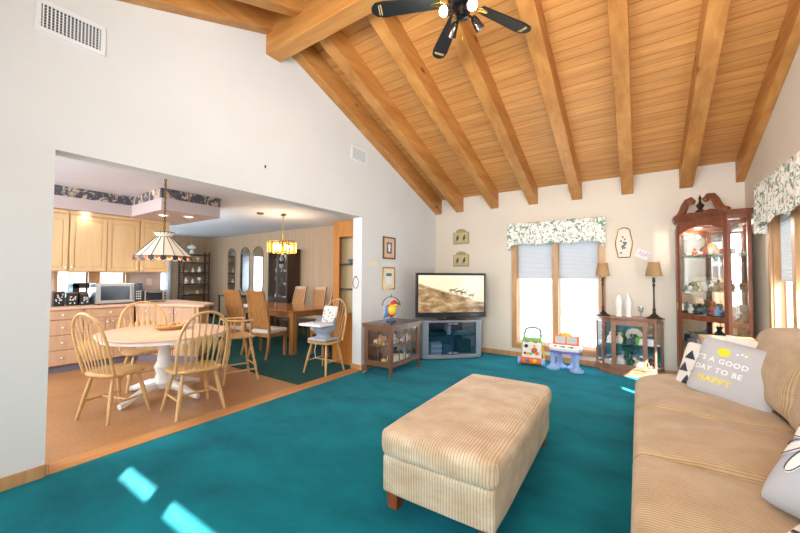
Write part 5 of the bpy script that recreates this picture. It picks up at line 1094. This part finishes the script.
for i in range(12): m.ball((rr.uniform(-.1, .1), 0.103 - 0.02 * 0, 0.26 + 0.015 * i), (0.012, 0.002, 0.01), 6); 
m.v = [(v[0], v[1] + (v[2] - 0.34) * 0.28, v[2]) for v in m.v]; obj('pad_pattern', m, P['slate'], t)
obj('tray', MB().rbox((0, -0.16, 0.245), (0.205, 0.15, 0.018), 0.017, n=4), P['white'], t, 0, True)
obj('strap', MB().tube([(0.05, -0.16, 0.015), (0.06, -0.225, 0.0), (0.03, -0.225, -0.12), (0.05, -0.22, -0.22)], 0.006, 6), P['grey'], t, 0, True)

# ------------------------------------------------------------------ TIFFANY PENDANT
t = thing('stained_glass_pendant', 'white stained glass pendant lamp on a chain over the breakfast table', 'pendant lamp', (-1.0, -4.56, 1.575))
def gshade():
    m, t_, p = new_mat('milk_glass_panel'); p.inputs['Base Color'].default_value = srgb(228, 212, 190); p.inputs['Roughness'].default_value = 0.3; p.inputs['Transmission Weight'].default_value = 0; p.inputs['Emission Color'].default_value = (1, 0.88, 0.7, 1); p.inputs['Emission Strength'].default_value = 0.12; return m
N = 16; prof = [(0.325, 0.03), (0.06, 0.29)]
sh = MB(); vs = []
for (r, z) in ((0.275, 0.035), (0.165, 0.15), (0.062, 0.258), (0.062, 0.26), (0.098, 0.305)):
    for i in range(N): a = 2 * PI * i / N; vs.append((r * math.cos(a), r * math.sin(a), z))
sh.add(vs, [(k * N + i, k * N + (i + 1) % N, (k + 1) * N + (i + 1) % N, (k + 1) * N + i) for k in range(4) for i in range(N)])
o = obj('glass_shade', sh, gshade(), t); o.modifiers.new('s', 'SOLIDIFY').thickness = 0.004
m = MB()
for i in range(N):
    a = 2 * PI * i / N; c, s = math.cos(a), math.sin(a); m.tube([(0.278 * c, 0.278 * s, 0.037), (0.168 * c, 0.168 * s, 0.152), (0.065 * c, 0.065 * s, 0.262), (0.101 * c, 0.101 * s, 0.307)], 0.0045, 5)
for (r, z) in ((0.278, 0.037), (0.065, 0.261), (0.101, 0.307)): m.tube([(r * math.cos(2 * PI * i / 32), r * math.sin(2 * PI * i / 32), z) for i in range(32)], 0.004, 5, True)
obj('lead_came', m, P['dark'], t)
sk = MB(); sk2 = MB()
for i in range(N):
    for j, (m_, da) in enumerate(((sk, 0), (sk2, 0.5))):
        a0 = 2 * PI * (i + da - 0.26) / N; a1 = 2 * PI * (i + da + 0.26) / N; am = (a0 + a1) / 2; q = 0.282; zl = -0.008 if j == 0 else 0.012
        m_.add([(q * math.cos(a0), q * math.sin(a0), 0.036), (q * math.cos(a1), q * math.sin(a1), 0.036), (q * math.cos(a1) * 1.01, q * math.sin(a1) * 1.01, zl + .01), (q * math.cos(am) * 1.01, q * math.sin(am) * 1.01, zl - 0.008), (q * math.cos(a0) * 1.01, q * math.sin(a0) * 1.01, zl + .01)], [(0, 1, 2, 3, 4)])
for nm, mm, mt in (('dark_scallops', sk, P['dark']), ('rose_scallops', sk2, P['terracotta'])):
    o = obj(nm, mm, mt, t); o.modifiers.new('s', 'SOLIDIFY').thickness = 0.003
def chain(t, z0, z1, mat, link=0.03, r=0.003):
    m = MB(); z = z0; i = 0
    while z < z1 - 0.01:
        pts = [((0.009 * math.cos(a)) * (1 if i % 2 else 0), (0.009 * math.cos(a)) * (0 if i % 2 else 1), z + link / 2 + (link / 2 + 0.002) * math.sin(a)) for a in [2 * PI * k / 10 for k in range(10)]]
        m.tube(pts, r, 5, True); z += link * 0.86; i += 1
    obj('chain', m, mat, t, 0, True)
chain(t, 0.27, ZC - 1.575 - 0.03, antique, 0.04, 0.0055); obj('canopy', MB().lathe([(0, ZC - 1.577), (0.06, ZC - 1.577), (0.05, ZC - 1.60), (0.012, ZC - 1.615), (0, ZC - 1.615)], n=20), antique, t, 0, True)
obj('bulb', MB().ball((0, 0, 0.13), 0.035, 12).cyl((0, 0, 0.15), (0, 0, 0.3), 0.014), bulb_on, t, 0, True)
ld = bpy.data.lights.new('pendant_bulb', 'POINT'); ld.energy = 10; ld.color = (1, 0.8, 0.56); ld.shadow_soft_size = 0.05; lo = bpy.data.objects.new('pendant_bulb_light', ld); C.objects.link(lo); lo.location = (0, 0, 0.05); lo.parent = t

# ================================================================== DINING AREA
DX0, DX1, DY0, DY1 = -3.75, -1.60, -2.28, -1.18
t = thing('dining_table', 'long honey oak dining table on square legs', 'dining table', ((DX0 + DX1) / 2, (DY0 + DY1) / 2, 0.004)); hx, hy = (DX1 - DX0) / 2, (DY1 - DY0) / 2
obj('tabletop', MB().bx(-hx, hx, -hy, hy, 0.735, 0.775), din_tm, t, 0.008); obj('apron', MB().bx(-hx + .05, hx - .05, -hy + .05, hy - .05, 0.65, 0.735), din_m, t, 0.003)
for sx in (-1, 1):
    for sy in (-1, 1): x, y = sx * (hx - .055), sy * (hy - .055); obj('leg', MB().bx(x - .05, x + .05, y - .05, y + .05, 0, 0.735), din_m, t, 0.006)
cane = wood('woven_cane_panel', srgb(140, 92, 46), srgb(176, 124, 66), 'z', 0.6, 40); seatf = flat('pale_seat_fabric', srgb(206, 200, 192), 0.9)
def dining_chair(label, group):
    t = thing('dining_chair', label, 'chair', (0, 0, 0.004), 0, group)    # front -Y
    obj('seat', MB().rbox((0, 0, 0.45), (0.225, 0.215, 0.035), 0.03, 0.01, n=4), seatf, t, 0, True); obj('seat_rail', MB().bx(-0.215, 0.215, -0.205, 0.205, 0.36, 0.415), din_m, t, 0.004)
    for sx in (-1, 1):
        obj('leg', MB().bx(sx * 0.19 - .022, sx * 0.19 + .022, -0.205, -0.161, 0, 0.36), din_m, t, 0.004)
        obj('leg', MB().tube([(sx * 0.2, 0.26, 0), (sx * 0.2, 0.21, 0.2), (sx * 0.2, 0.19, 0.4), (sx * 0.2, 0.215, 0.62), (sx * 0.195, 0.27, 0.9), (sx * 0.185, 0.33, 1.13)], [0.022, 0.026, 0.028, 0.026, 0.024, 0.022], 8), din_m, t, 0, True)
    def bk(x0, x1, z0, z1, th):
        vs = []; fs = []; K = 8
        for k in range(K + 1):
            z = z0 + (z1 - z0) * k / K; y = 0.205 + 0.125 * max(0, (z - 0.5) / 0.63) ** 1.2
            vs += [(x0, y - th, z), (x1, y - th, z), (x1, y + th, z), (x0, y + th, z)]
        for k in range(K):
            a = 4 * k; fs += [(a, a + 1, a + 5, a + 4), (a + 1, a + 2, a + 6, a + 5), (a + 2, a + 3, a + 7, a + 6), (a + 3, a, a + 4, a + 7)]
        fs += [(3, 2, 1, 0), (4 * K, 4 * K + 1, 4 * K + 2, 4 * K + 3)]; return MB().add(vs, fs)
    fr = bk(-0.20, 0.20, 1.07, 1.145, 0.017); q = bk(-0.2, 0.2, 0.5, 0.56, 0.015); fr.add(q.v, q.f); q = bk(-0.2, -0.16, 0.5, 1.1, 0.014); fr.add(q.v, q.f); q = bk(0.16, 0.2, 0.5, 1.1, 0.014); fr.add(q.v, q.f)
    b = obj('backrest', fr, din_m, t, 0.004); obj('cane_panel', bk(-0.165, 0.165, 0.55, 1.08, 0.006), cane, b)
    return t
gD = 'high-back chairs around the dining table'
d0 = dining_chair('high-back oak chair near side of the dining table, closest to the big leg', gD); d0.location = (-1.93, -2.52, 0.004); d0.rotation_euler = (0, 0, face(-0.16, 1))
for (x, y, fx, fy, lab) in ((-2.60, -2.54, -0.16, 1, 'high-back oak chair near side of the dining table, left of its twin'), (-3.75 + .35, -0.92, 0, -1, 'high-back oak chair far side of the dining table, behind the two near chairs'), (-2.72, -0.92, 0, -1, 'high-back oak chair far side of the dining table under the chandelier edge'),
                        (-2.0, -0.92, 0, -1, 'high-back oak chair far side of the dining table, its right-hand end'), (-1.27, -1.78, -1, 0, 'high-back oak chair at the head of the table behind the baby seat')):
    dup(d0, (x, y, 0.004), face(fx, fy), lab, gD)
# chandelier
t = thing('chandelier', 'brass chandelier of cut glass panes, lit over the dining table', 'chandelier', (-2.68, -1.70, 1.82)); 
amber = glass_mat('amber_bevel_glass', (0.92, 0.80, 0.56, 1), 0.3); R1 = 0.30
obj('canopy', MB().lathe([(0, ZC - 1.822), (0.07, ZC - 1.822), (0.06, ZC - 1.85), (0.012, ZC - 1.87), (0, ZC - 1.87)], n=20), brass, t, 0, True); chain(t, 0.36, ZC - 1.86, brass, 0.04, 0.004)
obj('center_stem', MB().lathe([(0, 0.0), (0.02, 0.02), (0.012, 0.06), (0.03, 0.12), (0.012, 0.18), (0.012, 0.36), (0, 0.37)], n=12), brass, t, 0, True)
N = 6
for i in range(N):
    a0 = 2 * PI * i / N + 0.2; am = a0 + PI / N; c, s = math.cos(am), math.sin(am); off = R1 * 0.86 + (0.02 if i % 2 else -0.02); hw2 = 0.125; z0, z1 = 0.06, 0.30
    Mm = Matrix(((-s, c, 0, c * off), (c, s, 0, s * off), (0, 0, 1, 0), (0, 0, 0, 1)))
    f = MB(); 
    for (a, b, cc, dd_) in ((-hw2, hw2, z0, z0 + .012), (-hw2, hw2, z1 - .012, z1), (-hw2, -hw2 + .01, z0, z1), (hw2 - .01, hw2, z0, z1)): f.bx(a, b, -0.006, 0.006, cc, dd_, 0, Mm)
    for k in range(1, 4): f.bx(-hw2 + 2 * hw2 * k / 4 - .002, -hw2 + 2 * hw2 * k / 4 + .002, -0.004, 0.004, z0, z1, 0, Mm)
    o = obj('panel_frame', f, brass, t); obj('glass_panel', MB().bx(-hw2 + .01, hw2 - .01, -0.002, 0.002, z0 + .012, z1 - .012, 0, Mm), amber, o)
    arm = MB().tube([(0, 0, 0.10), (c * 0.09, s * 0.09, 0.06), (c * 0.16, s * 0.16, 0.10)], 0.006, 6); obj('arm', arm, brass, t, 0, True)
    obj('candle_bulb', MB().cyl((c * .16, s * .16, .10), (c * .16, s * .16, .16), 0.01).lathe([(0.008, 0.16), (0.018, 0.185), (0.012, 0.215), (0, 0.235)], (c * .16, s * .16, 0), n=10), bulb_on, t, 0, True)
ld = bpy.data.lights.new('chandelier_light', 'POINT'); ld.energy = 20; ld.color = (1, 0.78, 0.5); ld.shadow_soft_size = 0.12; lo = bpy.data.objects.new('chandelier_glow', ld); C.objects.link(lo); lo.location = (0, 0, 0.2); lo.parent = t
# arched mirrors
def arch_poly(w_, h, n_=14): return [(-w_, 0.0 + w_)] [:0] + [(w_ * math.cos(a), w_ + w_ * math.sin(a)) for a in [PI + PI * i / n_ for i in range(n_ + 1)]] + [(w_ * math.cos(a), h - w_ + w_ * math.sin(a)) for a in [PI * i / n_ for i in range(n_ + 1)]]
for i, (x, w_, lab) in enumerate(((-7.52, 0.19, 'arched wall mirror, leftmost, beside the dark shelf unit'), (-6.76, 0.24, 'arched wall mirror, middle of the three'), (-6.08, 0.24, 'arched wall mirror, nearest the dark china cabinet'))):
    t = thing('arched_mirror', lab, 'mirror', (x, 0, 0.86), 0, 'arched mirrors on the dining wall'); h = 1.42
    obj('glass', MB().prism(arch_poly(w_, h), 'y', -0.012, -0.001), mirror_m, t); obj('frame', MB().tube([(p[0], -0.014, p[1]) for p in arch_poly(w_ + .004, h + .004)], 0.01, 6, True), antique, t, 0, True)
# small dark table under mirrors
t = thing('console_table', 'small dark console table under the leftmost arched mirror', 'side table', (-6.9, -0.3, 0.004)); obj('top', MB().bx(-0.5, 0.5, -0.22, 0.22, 0.76, 0.80), flat('dark_navy_paint', srgb(40, 44, 62), 0.4), t, 0.004)
for sx in (-1, 1):
    for sy in (-1, 1): obj('leg', MB().bx(sx * .46 - .02, sx * .46 + .02, sy * .18 - .02, sy * .18 + .02, 0, 0.76), dark_w, t)
# china cabinet
t = thing('china_cabinet', 'dark china cabinet with glass doors full of silverware by the dining wall', 'china cabinet', (-4.54, -0.24, 0.004)); w_ = 0.41
f = MB(); f.bx(-w_, w_, 0.18, 0.2, 0, 2.05); f.bx(-w_, -w_ + .03, -0.2, 0.18, 0, 2.05); f.bx(w_ - .03, w_, -0.2, 0.18, 0, 2.05); f.bx(-w_ - .02, w_ + .02, -0.22, 0.2, 2.05, 2.11); f.bx(-w_, w_, -0.2, 0.18, 0.0, 0.08); f.bx(-w_, w_, -0.2, 0.18, 0.74, 0.78)
obj('carcass', f, dark_w, t, 0.004); obj('mirror_back', MB().bx(-w_ + .03, w_ - .03, 0.172, 0.179, 0.78, 2.05), mirror_m, t)
for z in (1.15, 1.5, 1.8): obj('glass_shelf', MB().bx(-w_ + .03, w_ - .03, -0.15, 0.17, z - .008, z), bpy.data.materials['shelf_glass'], t)
for s in (-1, 1):
    a, b = sorted((s * 0.004, s * (w_ - .002))); f = MB(); q = 0.04; f.bx(a, a + q, -0.215, -0.2, 0.78, 2.05); f.bx(b - q, b, -0.215, -0.2, 0.78, 2.05); f.bx(a + q, b - q, -0.215, -0.2, 0.78, 0.83); f.bx(a + q, b - q, -0.215, -0.2, 2.0, 2.05); o = obj('glass_door', f, dark_w, t); obj('glass_pane', MB().bx(a + q, b - q, -0.21, -0.207, 0.83, 2.0), glass, o)
    obj('lower_door', MB().bx(a, b, -0.215, -0.2, 0.09, 0.73), dark_w, t, 0.004)
for z, w_h, sd_ in ((0.789, 'on the bottom shelf', 41), (1.157, 'on the second shelf', 42), (1.507, 'on the third shelf', 43), (1.807, 'on the top shelf', 44)):
    fill_line((-4.90, -0.26, z), (-4.18, -0.26, z), 4, (0.16, 0.24), w_h + ' of the dark china cabinet', ['white', 'grey', 'slate'], ['goblet', 'vase', 'teapot', 'decorative_plate', 'bowl'], 0, sd_)
# etagere
def etagere(x, y0, y1, label):
    t = thing('turned_shelf_unit', label, 'shelf unit', (x, (y0 + y1) / 2, 0.004), 0); L_ = (y1 - y0) / 2
    for (px, py) in ((-0.14, -L_), (0.16, -L_), (-0.14, L_), (0.16, L_)):
        pr = []
        z = 0.0
        while z < 2.1: pr += [(0.016, z), (0.03, z + 0.03), (0.03, z + 0.06), (0.016, z + 0.09)]; z += 0.09
        pr += [(0.02, 2.12), (0.028, 2.15), (0.0, 2.2)]; obj('turned_post', MB().lathe([(0, 0)] + pr, (px, py, 0), n=10), dark_w, t, 0, True)
    for z in (0.35, 0.78, 1.13, 1.50, 1.83, 2.09): obj('shelf', MB().bx(-0.16, 0.18, -L_, L_, z - 0.035, z), dark_w, t, 0.003)
    return t
etagere(-8.72, -1.0, -0.2, 'dark shelf unit with turned posts by the window corner')
for (z, n_, sd_) in ((0.785, 2, 51), (1.135, 3, 52), (1.505, 3, 53), (1.835, 2, 54)): fill_line((-8.62, -1.0, z), (-8.62, -0.38, z), n_, (0.12, 0.2), 'on the dark turned shelf unit', ['white', 'cream'], ['vase', 'bowl', 'figurine', 'goblet'], 0, sd_)
t = thing('mushroom_ornament', 'white lidded urn on top of the dark turned shelf unit', 'ornament', (-8.66, -0.72, 2.095)); obj('body', MB().lathe([(0, 0), (0.06, 0), (0.08, 0.06), (0.05, 0.12), (0.05, 0.14)], n=14), porcelain, t, 0, True); obj('cap', MB().ball((0, 0, 0.22), (0.14, 0.14, 0.08), 12).ball((0, 0, 0.31), 0.03, 8), porcelain, t, 0, True)
# sheer curtain on dining window
def curtain(y0, y1, label):
    vs = []; K = 60
    for z in (0.05, 2.3):
        for i in range(K + 1): vs.append((-8.93 + 0.025 * math.sin(i * 1.1), y0 + (y1 - y0) * i / K, z))
    o = obj('sheer_curtain', MB().add(vs, [(i, i + 1, K + 2 + i, K + 1 + i) for i in range(K)]), sheer, None, 0, True); o.modifiers.new('s', 'SOLIDIFY').thickness = 0.003; tag(o, label, 'curtain')
curtain(-1.75, -1.22, 'white sheer curtain beside the dark turned shelf unit'); curtain(-3.3, -2.6, 'white sheer curtain at the hidden side of the dining window')
# built-in oak cabinet beside the jamb
BX0, BX1, BY = -0.72, -0.19, -2.19
t = thing('oak_display_cabinet', 'tall narrow oak display cabinet with open glass shelves behind the jamb', 'display cabinet', ((BX0 + BX1) / 2, BY, 0.004)); h2_ = (BX1 - BX0) / 2; HT = 2.29
oakd = wood('orange_oak', srgb(176, 108, 42), srgb(204, 136, 62), 'z', 0.35, 12)
f = MB(); f.bx(-h2_, -h2_ + .13, 0, 0.02, 0, HT); f.bx(h2_ - .09, h2_, 0, 0.02, 0, HT); f.bx(-h2_ + .13, h2_ - .09, 0, 0.02, HT - 0.26, HT); f.bx(-h2_ + .13, h2_ - .09, 0, 0.02, 0.75, 0.82); f.bx(-h2_ + .13, h2_ - .09, 0, 0.02, 0, 0.1)
obj('face_frame', f, oakd, t, 0.003); obj('carcass', MB().bx(-h2_, -h2_ + .02, 0.02, 0.42, 0, HT).bx(h2_ - .02, h2_, 0.02, 0.42, 0, HT).bx(-h2_, h2_, 0.40, 0.42, 0, HT).bx(-h2_, h2_, 0.02, 0.4, HT - .02, HT), oakd, t)
obj('inner_panel', MB().bx(-h2_ + .02, h2_ - .02, 0.16, 0.175, 0.8, HT - .05), flat('beige_backing', srgb(196, 172, 130), 0.7), t); obj('lower_door', MB().bx(-h2_ + .13, h2_ - .09, 0.0, 0.018, 0.1, 0.75), oakd, t, 0.004)
for z in (1.20, 1.60): obj('shelf', MB().bx(-h2_ + .02, h2_ - .02, 0.03, 0.155, z - 0.02, z), dark_w, t)
tag(obj('glass_bowl', MB().lathe([(0, 0), (0.03, 0), (0.065, 0.07), (0.06, 0.07), (0.025, 0.01), (0, 0.01)], n=16), P['slate'], None, 0, True, (-0.40, -2.10, 1.605)), 'small dark cut-glass bowl on the upper shelf of the oak cabinet', 'bowl')
